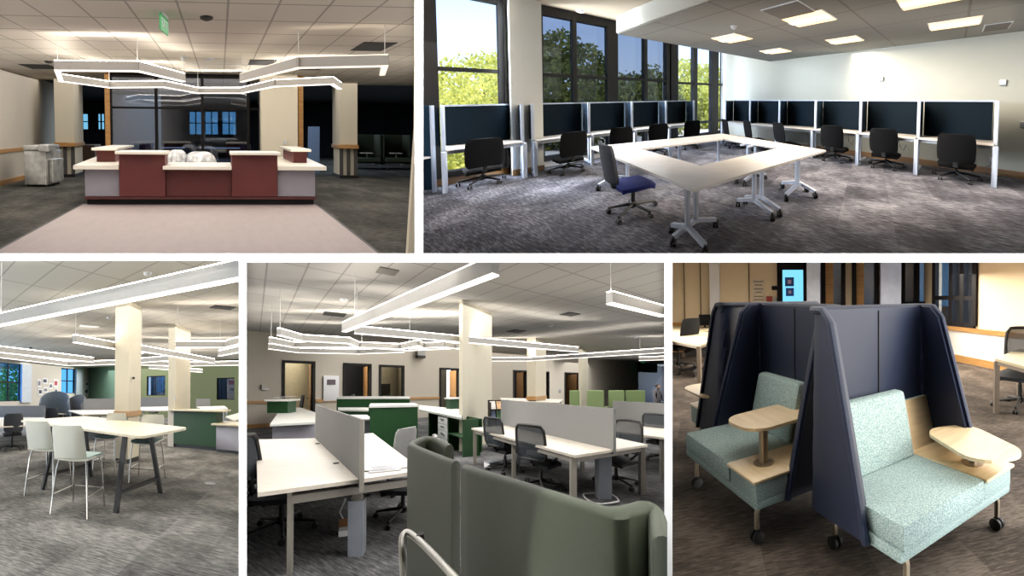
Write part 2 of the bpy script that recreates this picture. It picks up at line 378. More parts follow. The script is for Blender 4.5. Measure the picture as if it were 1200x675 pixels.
def task_chair(bay, label, loc, yaw, group=None, fab=None, frame=None, style='full', seat_fab=None, arms=False, sc_=1.0, tall=1.0, drop=0.0):
    """swivel chair; local +y is where the sitter looks"""
    fab = fab or M_blackfab; frame = frame or M_black; S = sc_
    t = thing(bay, 'task_chair', label, 'office chair', loc, yaw, group)
    b = MB(); b.lathe((0, 0, 0), [(.035*S, .07*S), (.04*S, .13*S), (.03*S, .15*S)], 10)
    for i in range(5):
        a = math.radians(90+72*i); e = Vector((.31*S*math.cos(a), .31*S*math.sin(a), .075*S)); b.tube([(0, 0, .115*S), e*.5+Vector((0, 0, .06*S)), e], .022*S, 6, r1=.014*S)
    sb_ = part(t, 'star_base', frame, b)
    for i in range(5):
        a = math.radians(90+72*i); x, y = .31*S*math.cos(a), .31*S*math.sin(a); c = MB()
        for o in (-.018*S, .018*S): c.lathe((x+o-.01*S, y, .03*S), [(.03*S, 0), (.03*S, .02*S)], 10, 'x')
        part(t, 'caster', M_black, c, parent=sb_)
    part(t, 'gas_lift', frame, MB().lathe((0, 0, 0), [(.025*S, .12*S), (.025*S, (.3-drop)*S), (.017*S, (.3-drop)*S), (.017*S, (.42-drop)*S)], 10))
    part(t, 'tilt_mechanism', frame, MB().box(-.1*S, .1*S, -.15*S, .1*S, (.38-drop)*S, (.42-drop)*S, b=.01).bar((0, -.14*S, (.4-drop)*S), (0, -.27*S, (.44-drop)*S), .06*S, .03*S).bar((0, -.26*S, (.43-drop)*S), (0, -.285*S, (.58-drop)*S), .06*S, .025*S))
    s = MB()
    def sf(u, v):
        x = (u-.5)*.49*S; y = (v-.5)*.47*S; e = 1-max(abs(u-.5)*2, abs(v-.5)*2)**6
        return (x*(1-.12*(abs(v-.5)*2)**3), y*(1-.1*(abs(u-.5)*2)**3), (.44-drop+.03*e-.02*max(0, v-.75)*4)*S)
    s.shell(sf, 8, 8, .06*S*-1)
    part(t, 'seat', seat_fab or fab, s)
    H0, H1 = (.52-drop)*S, (1.0*tall-drop)*S
    def bf(u, v):
        wv = (.235-.03*v**3-.02*(1-v)**2)*S; cor = 1-.16*max(0, (v-.86)/.14)**2-.16*max(0, (.12-v)/.12)**2
        x = (u-.5)*2*wv*cor; bow = -.045*S*(1-(abs(u-.5)*2)**2); z = H0+(H1-H0)*v
        return (x, -.25*S+bow-.02*S*math.sin(v*3)-.07*S*v*v, z-.01*(abs(u-.5)*2)**2)
    if style == 'full':
        part(t, 'backrest', fab, MB().shell(bf, 10, 10, .035*S))
    else:
        part(t, 'backrest_mesh', fab, MB().shell(bf, 10, 10, .008*S), 'grey see-through mesh')
        ring = [Vector(bf(i/8, 0)) for i in range(9)]+[Vector(bf(1, i/8)) for i in range(1, 9)]+[Vector(bf(1-i/8, 1)) for i in range(1, 9)]+[Vector(bf(0, 1-i/8)) for i in range(1, 8)]
        part(t, 'backrest_frame', frame, MB().tube(ring, .021*S, 6, closed=True).tube([bf(.5, .0), (0, -.3*S, (.46-drop)*S)], .02*S, 6))
    if arms:
        for sx_ in (-1, 1):
            part(t, 'armrest', frame, MB().tube([(sx_*.2*S, -.05*S, .42*S), (sx_*.29*S, -.05*S, .5*S), (sx_*.29*S, -.03*S, .64*S)], .016*S, 6).box(sx_*.29*S-.04*S, sx_*.29*S+.04*S, -.14*S, .12*S, .64*S, .665*S, b=.01))
    return t

# ================================================================== THE DISPLAY WALL (between and around the five bays)
def wedge(x0, x1, y0, y1, ya=6.0, yb=150.0):
    mb = MB(); vs = []
    for Y in (ya, yb):
        for px, py in ((x0, y0), (x1, y0), (x1, y1), (x0, y1)): vs.append(((px-600)/F*Y, Y, (337.5-py)/F*Y))
    mb.add(vs, [(0, 1, 2, 3), (7, 6, 5, 4), (0, 4, 5, 1), (1, 5, 6, 2), (2, 6, 7, 3), (3, 7, 4, 0)]); return mb
for i, (r, e) in enumerate([((486, 496, -3, 297), 150), ((-3, 280, 297, 305.5), 150), ((280, 1203, 297, 307.5), 150), ((280, 289, 307.5, 678), 150), ((778.5, 788, 307.5, 678), 150),
                       ((-60, -3, -60, 297), 150), ((1203, 1260, -60, 297), 150), ((1260, 1420, 285, 297), 60), ((1420, 1480, 285, 735), 60), ((-240, -60, 285, 297), 60), ((-300, -240, 285, 735), 60),  # unseen outer pieces, added to shut sky light out of the bays
                       ((-3, 1203, 678, 735), 150), ((-3, 490, -60, -3), 150), ((490, 1203, -60, -3), 26)]):
    struct(None, 'trim_%d' % (i+1), M_board, wedge(*r, ya=6.0 if i < 5 else 6.11, yb=e))
# unseen dark box added around the camera to keep sky light out
g = MB(); T = .1
for bx in ((-6, 6, -4-T, -4, -4, 4), (-6-T, -6, -4, 6, -4, 4), (6, 6+T, -4, 6, -4, 4), (-6, 6, -4, 6, -4-T, -4), (-6, 6, -4, 6, 4, 4+T)): g.box(*bx)
struct(None, 'wall_light_block', M_dark, g, smooth=False)
g = MB(); X0, X1, Z0, Z1 = (-3-600)/F*6.1, (1203-600)/F*6.1, (337.5-678)/F*6.1, (337.5+3)/F*6.1
g.box(-6, X0, 6, 6.1, -4, 4).box(X1, 6, 6, 6.1, -4, 4).box(X0, X1, 6, 6.1, -4, Z0).box(X0, X1, 6, 6.1, Z1, 4)
struct(None, 'wall_display', M_board, g)
for i, (x, z, sx_, sy_, e_) in enumerate(((0, 2.1, 6, .2, 300), (0, -2.1, 6, .2, 300))):  # unseen strip lamps added to brighten the white wall
    d = bpy.data.lights.new('display_wall_fill', 'AREA'); d.shape = 'RECTANGLE'; d.size = sx_; d.size_y = sy_; d.energy = e_; d.spread = math.radians(130)
    o = bpy.data.objects.new('display_wall_fill', d); C.objects.link(o); o.location = (x, 5.15, z)
    v_ = Vector((x*.25, 6, z*.25))-o.location
    q_ = v_.normalized(); xa_ = Vector((1, 0, 0)) if z else Vector((1, 0, 0))-q_*q_.x; xa_ = (xa_-q_*xa_.dot(q_)).normalized()
    o.matrix_world = Matrix.Translation(o.location) @ Matrix((xa_, (-q_).cross(xa_), -q_)).transposed().to_4x4()

def xr(b, px, y, z=1.6):
    n = b.A.transposed() @ Vector((1, -(px-600)/F, 0)); return -(n.y*y+n.z*(z-b.h))/n.x
def cone(b, pa, pc, y0, y1, z0, z1, n=1, e=3, zr=None, row=None):
    """floor or ceiling plate as wide as the bay; it starts where the bay's own opening starts"""
    if row is not None: y0 = b.z((pa+pc)/2, row, z0 if z0 > 1 else z1).y
    return MB().prism([(xr(b, pa-e, y0, z1), y0), (xr(b, pc+e, y0, z1), y0), (xr(b, pc+e, y1, z1), y1), (xr(b, pa-e, y1, z1), y1)], z0, z1)
def highlamp(bay, pa, pc, ya, yb, row, e, col, name='top_fill'):  # added fill; no ceiling fitting hangs there
    """added soft fill lamp just under the bay's top reveal"""
    z = min(bay.pl((pa+pc)/2, row, (0, ya, 0), (0, 1, 0)).z, 3.65)
    xa, xb = xr(bay, pa, ya, z), xr(bay, pc, ya, z)
    return lamp(bay, name, ((xa+xb)/2, (ya+yb)/2, z), xb-xa, yb-ya, e, col)
def sidelamp(name, pa, pc, Ya, Yb, ra, rb, e, col, left=False):
    """added upright fill lamp beside the display bays, outside the view, shining sideways into a bay"""
    p0 = Vector(((pa-600)/F*Ya, Ya, 0)); p1 = Vector(((pc-600)/F*Yb, Yb, 0)); zt, zb = (337.5-ra)/F*Yb, (337.5-rb)/F*Ya
    d = bpy.data.lights.new(name, 'AREA'); d.shape = 'RECTANGLE'; x = (p1-p0); d.size = x.length; x.normalize(); d.size_y = zt-zb; d.energy = e; d.color = col
    zv = Vector((0, 0, 1)); back = x.cross(zv) if not left else zv.cross(x)     # +Z of the lamp points away from the bay
    yv = back.cross(x); o = bpy.data.objects.new(name, d); C.objects.link(o)
    c = (p0+p1)/2; c.z = (zt+zb)/2
    o.matrix_world = Matrix.Translation(c) @ Matrix((x, yv, back)).transposed().to_4x4()
    return o
# ================================================================== BAY 1: RECEPTION DESK
b = B1; CZ = 3.25
M_c1 = carpet('charcoal_carpet_reception', (44, 44, 42), (66, 66, 62), (98, 96, 90), sc_=.7)
M_pink = mat('pinkish_vinyl_floor', (154, 141, 140), .55, var=.05, scale=8, stretch=(1, .4, 1))
M_ceil1 = tiles('ceiling_tiles_reception', (196, 190, 180), (150, 144, 136), 0, .66, .66, .12, .3, .03)
M_red = mat('dark_red_laminate', (98, 38, 37), .5, var=.05, scale=5)
M_redkick = mat('dark_red_base', (78, 30, 30), .5)
M_kick = mat('blue_black_toe_kick', (28, 32, 38), .6)
M_slab = mat('white_quartz_top', (240, 236, 224), .25, var=.02, scale=30)
M_lav = mat('grey_lavender_laminate', (160, 158, 170), .55, var=.02)
M_wall1 = mat('beige_wall_reception', (196, 190, 178), .85, var=.015)
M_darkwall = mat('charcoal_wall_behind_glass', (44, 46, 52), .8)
M_olive = mat('dark_olive_fabric', (60, 66, 46), .9)
ZF = 20.0
struct(b, 'floor', M_c1, cone(b, 0, 486, 2.5, ZF, -.08, 0, row=301))
struct(b, 'floor', M_pink, MB().box(-2.86, 2.02, b.z(243, 301, 0).y, 6.95, 0, .006))
struct(b, 'trim_11', M_kick, MB().box(-2.9, -2.86, b.z(243, 301, 0).y, 6.95, 0, .009).box(2.02, 2.06, b.z(243, 301, 0).y, 6.95, 0, .009))
# ceiling with some tiles left out
holes = []
def chole(p0, p1, p2, p3):
    q = [b.z(*p, CZ) for p in (p0, p1, p2, p3)]; holes.append((min(v.x for v in q), max(v.x for v in q), min(v.y for v in q), max(v.y for v in q)))
mbc = cone(b, 0, 486, 2.5, 11.5, CZ, CZ+.1)
struct(b, 'ceiling', M_ceil1, mbc)
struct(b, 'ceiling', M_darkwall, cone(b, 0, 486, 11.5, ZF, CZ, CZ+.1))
for i, (cx_, cy_, w_, d_) in enumerate(((307, 73, .62, .62), (437, 54.5, .62, .62), (362, 79.5, .7, .5), (47, 78, .75, .62))):
    c = b.z(cx_, cy_, CZ)
    single(b, 'open_ceiling_tile', M_vent, MB().box(-w_/2, w_/2, -d_/2, d_/2, -.012, 0),
           ['black open ceiling tile above the white middle column', 'black open ceiling tile furthest right over the reception', 'small black ceiling opening right of the white middle column', 'dark ceiling opening beside the left wall'][i], 'ceiling opening', (c.x, c.y, CZ), 0, 'openings in the reception ceiling')
for (px, py, lb) in ((242, 20.5, 'round black ceiling speaker above the reception desk'), (246, 69, 'small round ceiling sprinkler far above the reception desk'), (57, 72, 'small dark sprinkler near the left wall ceiling'), (216, 67.5, 'small white ceiling detector left of the round sprinkler')):
    c = b.z(px, py, CZ); single(b, 'ceiling_fitting', M_vent if 'black' in lb or 'dark' in lb else M_alu, MB().lathe((0, 0, -.04), [(.05, 0), (.09, .02), (.1, .04)], 14), lb, 'ceiling fitting', (c.x, c.y, CZ))
# left wall, rail and baseboard
wall(b, 'wall_left', M_wall1, (-6.0, 12.2), (-6.0, 2.5), 0, CZ, -.15)
struct(b, 'trim_12', M_rail, MB().box(-6.0, -5.96, 2.5, 12.2, .9, 1.0)); struct(b, 'baseboard_left', M_rail, MB().box(-6.0, -5.97, 2.5, 12.2, 0, .14))
# near wall end at the right edge
q_ = [b.y(px, py, 4.13) for px, py in ((475, 303), (489.5, 303), (489.5, -8), (485.8, -8), (484.6, 150))]
struct(b, 'wall_right', M_cream, MB().slab(q_, .05))
# glazed screen
M_gl1 = glass('dark_glass_screen', (190, 200, 215), .10)
GY = 9.75
def X1p(px, Y=GY): return b.y(px, 150, Y).x
t = thing(b, 'glass_partition', 'tall glazed partition in dark frames behind the reception desk', 'glass partition', (X1p(130), GY, 0))
x0_, x1_ = 0, X1p(306)-X1p(130); mb = MB(); gl = MB()
mb.box(x0_, x1_, -.04, .04, 0, .1).box(x0_, x1_, -.04, .04, CZ-.12, CZ-.0)
for i, px in enumerate((130, 183.5, 237.5, 291, 305)):
    x = X1p(px)-X1p(130); mb.box(x-.04, x+.04, -.05, .05, 0, CZ)
mb.box(x0_, x1_, -.03, .03, 2.2, 2.26)
part(t, 'frame', M_darkmetal, mb, smooth=False)
for a_, c_ in ((130, 183.5), (183.5, 237.5), (237.5, 291)):
    part(t, 'glass_pane', M_gl1, MB().box(X1p(a_)-X1p(130)+.04, X1p(c_)-X1p(130)-.04, -.006, .006, .1, CZ-.12), smooth=False)
for px, lb in ((127, 'tall oak post at the left end of the glass partition'), (352, 'tall oak post right of the white middle column')):
    x = X1p(px); single(b, 'oak_post', M_rail, MB().box(-.075, .075, -.06, .06, 0, CZ, b=.01), lb, 'post', (x, GY, 0))
# columns
def column1(px0, px1, Y, d, label, banded=True):
    a_, c_ = X1p(px0, Y), X1p(px1, Y); w_ = c_-a_
    t = thing(b, 'column', label, 'column', ((a_+c_)/2, Y+d/2, 0))
    part(t, 'upper_shaft', M_cream, MB().box(-w_/2, w_/2, -d/2, d/2, 1.13 if banded else 0, CZ, b=.01))
    if banded:
        part(t, 'oak_band', M_rail, MB().box(-w_/2-.03, w_/2+.03, -d/2-.03, d/2+.03, 1.0, 1.13, b=.01))
        part(t, 'lower_shaft', M_cream, MB().box(-w_/2+.04, w_/2-.04, -d/2+.02, d/2, .0, 1.0))
        sb = MB()
        for u in (-.5, 0, .5): sb.box(u*w_*.8-.06, u*w_*.8+.06, -d/2+.005, -d/2+.02, .1, 1.0)
        part(t, 'dark_stripe', mat('column_dark_panel', (70, 68, 66), .6), sb)
        part(t, 'base', M_vent, MB().box(-w_/2, w_/2, -d/2, d/2, 0, .1))
    return t
column1(64, 87, 10.75, .7, 'cream column with oak band near the left wall by the wrapped printer')
column1(398, 419, 10.75, .7, 'cream column with oak band and dark stripes to the right of the desk')
t = column1(306, 349, 9.4, .6, 'wide white column behind the right end of the reception desk', False)
part(t, 'wall_switch', M_alu, MB().box(.12, .19, -.32, -.3, 1.2, 1.32, b=.004))
# dark rooms behind, with windows to the outside far away
whs = [(89, 104, 133, 152), (114, 123, 133, 152), (168, 176, 131, 158), (221.5, 237.5, 130.5, 158), (260, 277, 130.5, 158)]
a0 = (xr(b, -3, ZF), ZF); hl = []
for x0_, x1_, y0_, y1_ in whs:
    s0, z1_ = along(b, x0_, y0_, a0, (1, 0)); s1, z0_ = along(b, x1_, y1_, a0, (1, 0)); hl.append((s0, s1, max(z0_, .3), z1_))
s0, z1_ = along(b, 240, 130.5, a0, (1, 0)); s1, z0_ = along(b, 256, 158, a0, (1, 0)); hl.append((s0, s1, z0_, z1_))
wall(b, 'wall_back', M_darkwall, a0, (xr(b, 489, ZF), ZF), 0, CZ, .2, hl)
M_blueglass = glass('blue_tinted_glass', (160, 196, 210), .03)
for i, (s0, s1, z0_, z1_) in enumerate(hl):
    w_ = bpy.data.objects.new('window_%d' % (i+1), None); C.objects.link(w_); w_.location = b.w((a0[0]+s0, ZF, 0)); w_['kind'] = 'structure'
    T_ = Thing(b, w_, (a0[0]+s0, ZF, 0), 0); W_ = s1-s0; f_ = MB()
    for x in (0, W_/2, W_): f_.box(x-.035, x+.035, -.03, .05, z0_, z1_)
    for z in (z0_, z0_+(z1_-z0_)*.5, z1_): f_.box(0, W_, -.03, .05, z-.03, z+.03)
    part(T_, 'window_frame', M_darkmetal, f_, smooth=False); part(T_, 'pane', M_blueglass, MB().box(0, W_, .06, .07, z0_, z1_), smooth=False)
single(b, 'partition_wall', M_wall1, MB().box(-1.2, 1.2, -.06, .06, 0, CZ), 'pale partition wall end seen through the dark glass', 'wall panel', (X1p(155, 15), 15.5, 0))
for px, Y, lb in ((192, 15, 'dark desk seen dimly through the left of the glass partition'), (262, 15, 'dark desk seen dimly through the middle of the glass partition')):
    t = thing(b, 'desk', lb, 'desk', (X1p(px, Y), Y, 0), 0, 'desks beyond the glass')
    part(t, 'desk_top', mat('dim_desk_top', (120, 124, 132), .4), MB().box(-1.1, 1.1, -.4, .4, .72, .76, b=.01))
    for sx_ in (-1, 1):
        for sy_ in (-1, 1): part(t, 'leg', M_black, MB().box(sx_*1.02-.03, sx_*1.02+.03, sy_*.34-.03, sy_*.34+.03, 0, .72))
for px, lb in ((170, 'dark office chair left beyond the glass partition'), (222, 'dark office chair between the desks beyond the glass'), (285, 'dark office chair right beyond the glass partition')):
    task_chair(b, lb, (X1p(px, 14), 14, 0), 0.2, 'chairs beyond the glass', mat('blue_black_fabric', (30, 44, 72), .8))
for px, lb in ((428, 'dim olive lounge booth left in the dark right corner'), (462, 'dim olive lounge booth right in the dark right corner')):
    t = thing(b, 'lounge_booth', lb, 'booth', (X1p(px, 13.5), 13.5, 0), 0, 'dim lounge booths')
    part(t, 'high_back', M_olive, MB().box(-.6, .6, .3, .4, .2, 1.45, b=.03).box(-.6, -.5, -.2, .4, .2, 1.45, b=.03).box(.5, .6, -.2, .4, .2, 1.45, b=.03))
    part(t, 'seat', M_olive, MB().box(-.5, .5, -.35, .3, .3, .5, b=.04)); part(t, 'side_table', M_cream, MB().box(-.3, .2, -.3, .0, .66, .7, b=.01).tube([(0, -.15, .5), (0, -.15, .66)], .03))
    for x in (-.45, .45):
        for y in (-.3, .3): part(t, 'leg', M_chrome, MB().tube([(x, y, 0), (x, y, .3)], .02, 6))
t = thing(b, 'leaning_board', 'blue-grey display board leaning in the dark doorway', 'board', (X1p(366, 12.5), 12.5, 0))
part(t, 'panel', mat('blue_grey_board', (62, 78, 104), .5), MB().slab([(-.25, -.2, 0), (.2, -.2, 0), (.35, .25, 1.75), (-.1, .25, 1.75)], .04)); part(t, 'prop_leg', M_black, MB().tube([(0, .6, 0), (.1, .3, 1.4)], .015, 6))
single(b, 'side_cabinet', mat('brown_cabinet', (92, 66, 48), .6), MB().box(-.5, .5, -.3, .3, 0, 1.0, b=.02).box(-.49, -.01, -.32, -.3, .05, .95).box(.01, .49, -.32, -.3, .05, .95), 'low brown cabinet in the dark opening left of the glass', 'cabinet', (X1p(96, 12.2), 12.4, 0))

# the reception desk
DY = 6.85; PX = 1/54.0
def dx(px): return X1p(px, DY)
def dz(py): return b.y(258, py, DY).z
t = thing(b, 'reception_desk', 'long dark red reception desk with stepped white tops', 'reception desk', (0, DY, 0))
kz0, kz1, kz2 = 0, dz(234), dz(230.5)
part(t, 'toe_kick', M_kick, MB().box(dx(97)+.04, dx(370)-.04, .05, .6, 0, kz1), smooth=False)
part(t, 'red_plinth', M_redkick, MB().box(dx(97), dx(370), 0, .6, kz1, kz2, b=.005))
zt, zm, zw = dz(181.5), dz(199), dz(199)
part(t, 'tall_panel', M_red, MB().box(dx(138.5), dx(193), 0, .35, kz2, zt, b=.006)); part(t, 'tall_panel', M_red, MB().box(dx(271), dx(325), 0, .35, kz2, zt, b=.006))
part(t, 'front_panel', M_red, MB().box(dx(193), dx(271), .03, .3, kz2, zm, b=.006))
part(t, 'wing_panel', M_lav, MB().box(dx(97.5), dx(138.5), .03, .5, kz2, zw, b=.006)); part(t, 'wing_panel', M_lav, MB().box(dx(325), dx(369.5), .03, .5, kz2, zw, b=.006))
part(t, 'wing_side', M_lav, MB().box(dx(97.5), dx(97.5)+.5, .5, 1.9, 0, zw)); part(t, 'wing_side', M_lav, MB().box(dx(369.5)-.5, dx(369.5), .5, 1.9, 0, zw))
zt2 = dz(178); part(t, 'high_top', M_slab, MB().box(dx(135), dx(195), -.06, .42, zt, zt2, b=.01)); part(t, 'high_top', M_slab, MB().box(dx(269), dx(328), -.06, .42, zt, zt2, b=.01))
zc = dz(194.5)
part(t, 'counter_top', M_slab, MB().box(dx(190.5), dx(271), -.06, .75, zm, zc, b=.01))
part(t, 'wing_top', M_slab, MB().prism([(dx(85.5), -.03), (dx(138.5), -.03), (dx(138.5), .9), (dx(105), 2.3), (dx(90)-.45, 2.3)], zw, zc)); part(t, 'wing_top', M_slab, MB().prism([(dx(325), -.03), (dx(382), -.03), (dx(375)+.3, 2.3), (dx(350), 2.3), (dx(325), .9)], zw, zc))
for px0, px1, s0, s1 in ((112.5, 134.5, 108, 146), (343.5, 359.5, 330, 362)):
    xa, xb = X1p(px0, DY+.75), X1p(px1, DY+.75)
    part(t, 'riser_box', M_red, MB().box(xa, xb, .75, 2.0, zc, 1.1, b=.005))
    part(t, 'riser_top', M_slab, MB().box(xa-.08, xb+.08, .65, 2.1, 1.1, 1.16, b=.01))
# wrapped chairs behind the desk
M_film = glass('clear_plastic_film', (225, 228, 232), .22)
M_film2 = mat('milky_plastic_film', (200, 202, 204), .3, var=.5, scale=9, bump=.8)
for i, (px, w_, h_) in enumerate(((207, .27, 1.02), (234, .40, .98))):
    Y = 8.3; t = task_chair(b, ['office chair under a plastic sheet left behind the counter', 'office chair under a wide plastic sheet right behind the counter'][i], (X1p(px, Y), Y, 0), math.pi*1.05, 'plastic wrapped chairs', mat('light_grey_fabric', (150, 152, 156), .8), tall=1.0)
    rnd = random.Random(i)
    def df(u, v, w_=w_, h_=h_, rnd=rnd, ph=i):
        a = u*2*math.pi; r = (1-v**2.6*.75)*(1+.09*math.sin(5*a+ph)*(1-v)+.05*math.sin(11*a+2))
        return (w_*r*math.cos(a), .33*r*math.sin(a)+.05, .52+(h_+.06-.52)*math.sin(v*math.pi/2))
    part(t, 'plastic_cover', M_film2, MB().shell(df, 40, 10, .004), 'crumpled clear plastic sheet')
# wrapped printer
Y = 9.0; xa, xb = X1p(26, Y), X1p(54, Y); w_ = xb-xa
t = thing(b, 'wrapped_copier', 'copier machine wrapped in shiny plastic against the left wall', 'copier', ((xa+xb)/2, Y, 0), -.12)
M_wrap = mat('plastic_wrap_over_grey', (190, 190, 186), .22, var=.22, scale=7, bump=.7, coat=.4)
part(t, 'body', M_wrap, MB().box(-w_/2, w_/2, 0, .7, .04, .98, b=.03)); part(t, 'lid', M_wrap, MB().box(-w_/2-.03, w_/2-.02, 0, .66, .98, 1.13, b=.04))
part(t, 'control_panel', M_wrap, MB().box(w_*.2, w_/2+.1, -.04, .3, .95, 1.16, b=.03)); part(t, 'side_tray', M_wrap, MB().box(w_/2, w_/2+.13, .1, .6, .1, .75, b=.03))
for x in (-1, 1):
    for y in (.08, .62): part(t, 'caster', M_black, MB().lathe((x*(w_/2-.06)-.015, y, .025), [(.03, 0), (.03, .03)], 10, 'x'))
# pendants
pendant(b, [(214, 90.5), (161, 77.5), (67.5, 77)], 2.7, 'grey linear pendant light bent at its right end, rear of the reception pair', 'zigzag pendants over reception', .185, .09, [0, 1, 2], ceil=CZ)
pendant(b, [(67.5, 79), (71.5, 91), (128, 99), (192, 98.5), (232, 106), (283, 106), (322, 97.5), (389, 94.5), (398, 100.5)], 2.7, 'long glowing zigzag pendant light hanging lowest over the reception desk', 'zigzag pendants over reception', .17, .09, [2, 4, 6], ceil=CZ)
M_dimstrip = glow('dim_light_strip', (255, 244, 226), .9)
pendant(b, [(284, 91), (350, 73.5), (451, 71), (448, 82)], 2.7, 'unlit grey zigzag pendant light on the right over the reception', 'zigzag pendants over reception', .185, .09, [0, 1, 2], ceil=CZ, strip=M_dimstrip)
# exit sign
p = b.z(192, 17, CZ); t = thing(b, 'exit_sign', 'small green and white hanging exit sign seen almost edge-on', 'sign', p, math.radians(81))
part(t, 'bracket', M_paper, MB().box(-.12, .12, -.03, .03, -.03, 0)); part(t, 'sign_plate', glow('green_sign', (40, 140, 80), .4), MB().box(-.17, .17, -.01, .01, -.26, -.03))
lt = MB()
for i, ch in enumerate('EXIT'):
    x = -.12+i*.06
    if ch == 'E': lt.box(x, x+.01, -.016, -.011, -.2, -.08).box(x, x+.04, -.016, -.011, -.09, -.08).box(x, x+.035, -.016, -.011, -.145, -.135).box(x, x+.04, -.016, -.011, -.2, -.19)
    if ch == 'X': lt.bar((x, -.0135, -.2), (x+.04, -.0135, -.08), .01, .005, (0, 1, 0)).bar((x+.04, -.0135, -.2), (x, -.0135, -.08), .01, .005, (0, 1, 0))
    if ch == 'I': lt.box(x+.015, x+.025, -.016, -.011, -.2, -.08)
    if ch == 'T': lt.box(x+.015, x+.025, -.016, -.011, -.2, -.08).box(x, x+.04, -.016, -.011, -.09, -.08)
part(t, 'lettering', M_paper, lt, 'white EXIT letters', smooth=False)
lamp(b, 'reception_fill', (-.5, 7.4, 3.2), 11, 7.5, 330, (1, .93, .86))  # added wide soft fill under the ceiling, not a fitting
lamp(b, 'back_room_fill', (0, 15, 3.2), 9, 6, 260, (.7, .85, 1))  # added fill to brighten the rooms behind the glass


# ================================================================== BAY 2: TRAINING ROOM
b = B2
u = Vector((.656, .755, 0)); v = Vector((-.755, .656, 0)); TH = math.atan2(u.y, u.x)      # along the window wall / along the long white wall
M_c2 = carpet('blue_grey_carpet', (52, 52, 60), (94, 94, 104), (156, 156, 166), ang=.5, sc_=.8)
M_wall2 = mat('white_wall_training_room', (214, 216, 206), .85, var=.01)
M_ceil2 = tiles('ceiling_tiles_training_room', (150, 150, 144), (128, 126, 120), TH, 1.22, 1.22, .3, .2, .03)
M_ceilhigh = mat('beige_high_ceiling', (196, 178, 150), .9, var=.01)
M_colw = mat('pale_grey_column_paint', (226, 228, 226), .8, var=.01)
M_top2 = wood('pale_maple_top', (214, 206, 200), (232, 226, 221), scale=5, rough=.35)
M_silver = mat('silver_leg_paint', (190, 202, 224), .4, .1)
M_tackA = mat('dark_slate_tack_panel', (13, 27, 38), .95, var=.1, scale=40, spec=.06)
M_tackB = mat('blue_grey_side_panel', (34, 56, 76), .95, var=.08, scale=40, spec=.1)
M_glclear = glass('clear_window_glass', (250, 252, 255), .03)
M_gltint = glass('grey_tinted_window_glass', (186, 190, 196), .04)
CH, CL = 3.72, 2.8
F1 = Vector((-3.97, 5.16, 0))
W0 = F1+v*.66                                                                # window wall passes here along u
C0 = Vector((0, 10.5, 0)); wv = Vector((.723, -.69, 0)).normalized()         # long wall towards the viewer
# corner = crossing of both
den = u.x*wv.y-u.y*wv.x; tt = ((C0.x-W0.x)*wv.y-(C0.y-W0.y)*wv.x)/den; CR = W0+u*tt

Lw = (W0-CR).length
WA = W0-u*2.2                                                                # start of the window wall
def sw(px, py): return along(b, px, py, WA, u)
def szz(px, py): return sw(px, py)[1]
# openings of the window wall
ops = []
def opening(pxa, pxb, zt, zb=.17): a_, c_ = sw(pxa, 114)[0], sw(pxb, 114)[0]; ops.append((a_, c_, zb, zt)); return a_, c_
zt_ = 3.62
wins = [opening(503, 591, zt_), opening(633, 782, zt_), opening(788, 847, zt_)]
Ltot = (CR-WA).length
S0 = sw(501, 114)[0]
wall(b, 'wall_window', M_colw, WA+u*S0, CR, -.02, CH, .25, [(a_-S0, c_-S0, z0_, z1_) for a_, c_, z0_, z1_ in ops])
def fwin(n, s0, s1, posts, rails, gl, label, z1=zt_, z0=.17):
    w_ = bpy.data.objects.new('window_%d' % n, None); C.objects.link(w_); p0 = WA+u*s0; w_.location = b.w(p0); w_['kind'] = 'structure'; w_['label'] = label
    T_ = Thing(b, w_, p0, TH); L_ = s1-s0; f_ = MB()
    for s, wd in posts: f_.box(s-s0-wd/2, s-s0+wd/2, -.08, .1, z0, z1)
    for z, hh in rails: f_.box(0, L_, -.07, .1, z-hh/2, z+hh/2)
    part(T_, 'window_frame', M_darkmetal, f_, smooth=False)
    ss = sorted([s0]+[s for s, _ in posts if s0+.02 < s < s1-.02]+[s1])
    for (a_, c_), g_ in zip(zip(ss, ss[1:]), gl): part(T_, 'pane', g_, MB().box(a_-s0, c_-s0, .03, .05, z0, z1), smooth=False)
zr = szz(673, 90)
sA = [sw(p_, 114)[0] for p_ in (503, 591)]
fwin(7, *wins[0], [(sA[0]+.05, .14), (sA[1]-.04, .1)], [(zt_, .14), (2.17, .07), (.2, .1)], [M_glclear], 'clear window at the left with bright sky and a yellow-green tree')
P_ = lambda px: sw(px, 114)[0]
fwin(8, *wins[1], [(P_(634), .08), (P_(673), .09), (P_(717), .3), (P_(755.5), .1), (P_(781), .12)], [(zt_, .22), (2.15, .07), (.67, .07), (.2, .1)], [M_gltint]*4, 'tinted window bays with blue sky and a dark tree')
fwin(9, *wins[2], [(P_(789), .3), (P_(813.5), .18), (P_(836.5), .38), (P_(846), .05)], [(zt_, .2), (2.1, .07), (.67, .07), (.2, .1)], [M_glclear]*3, 'clear corner window with bright yellow-green leaves')
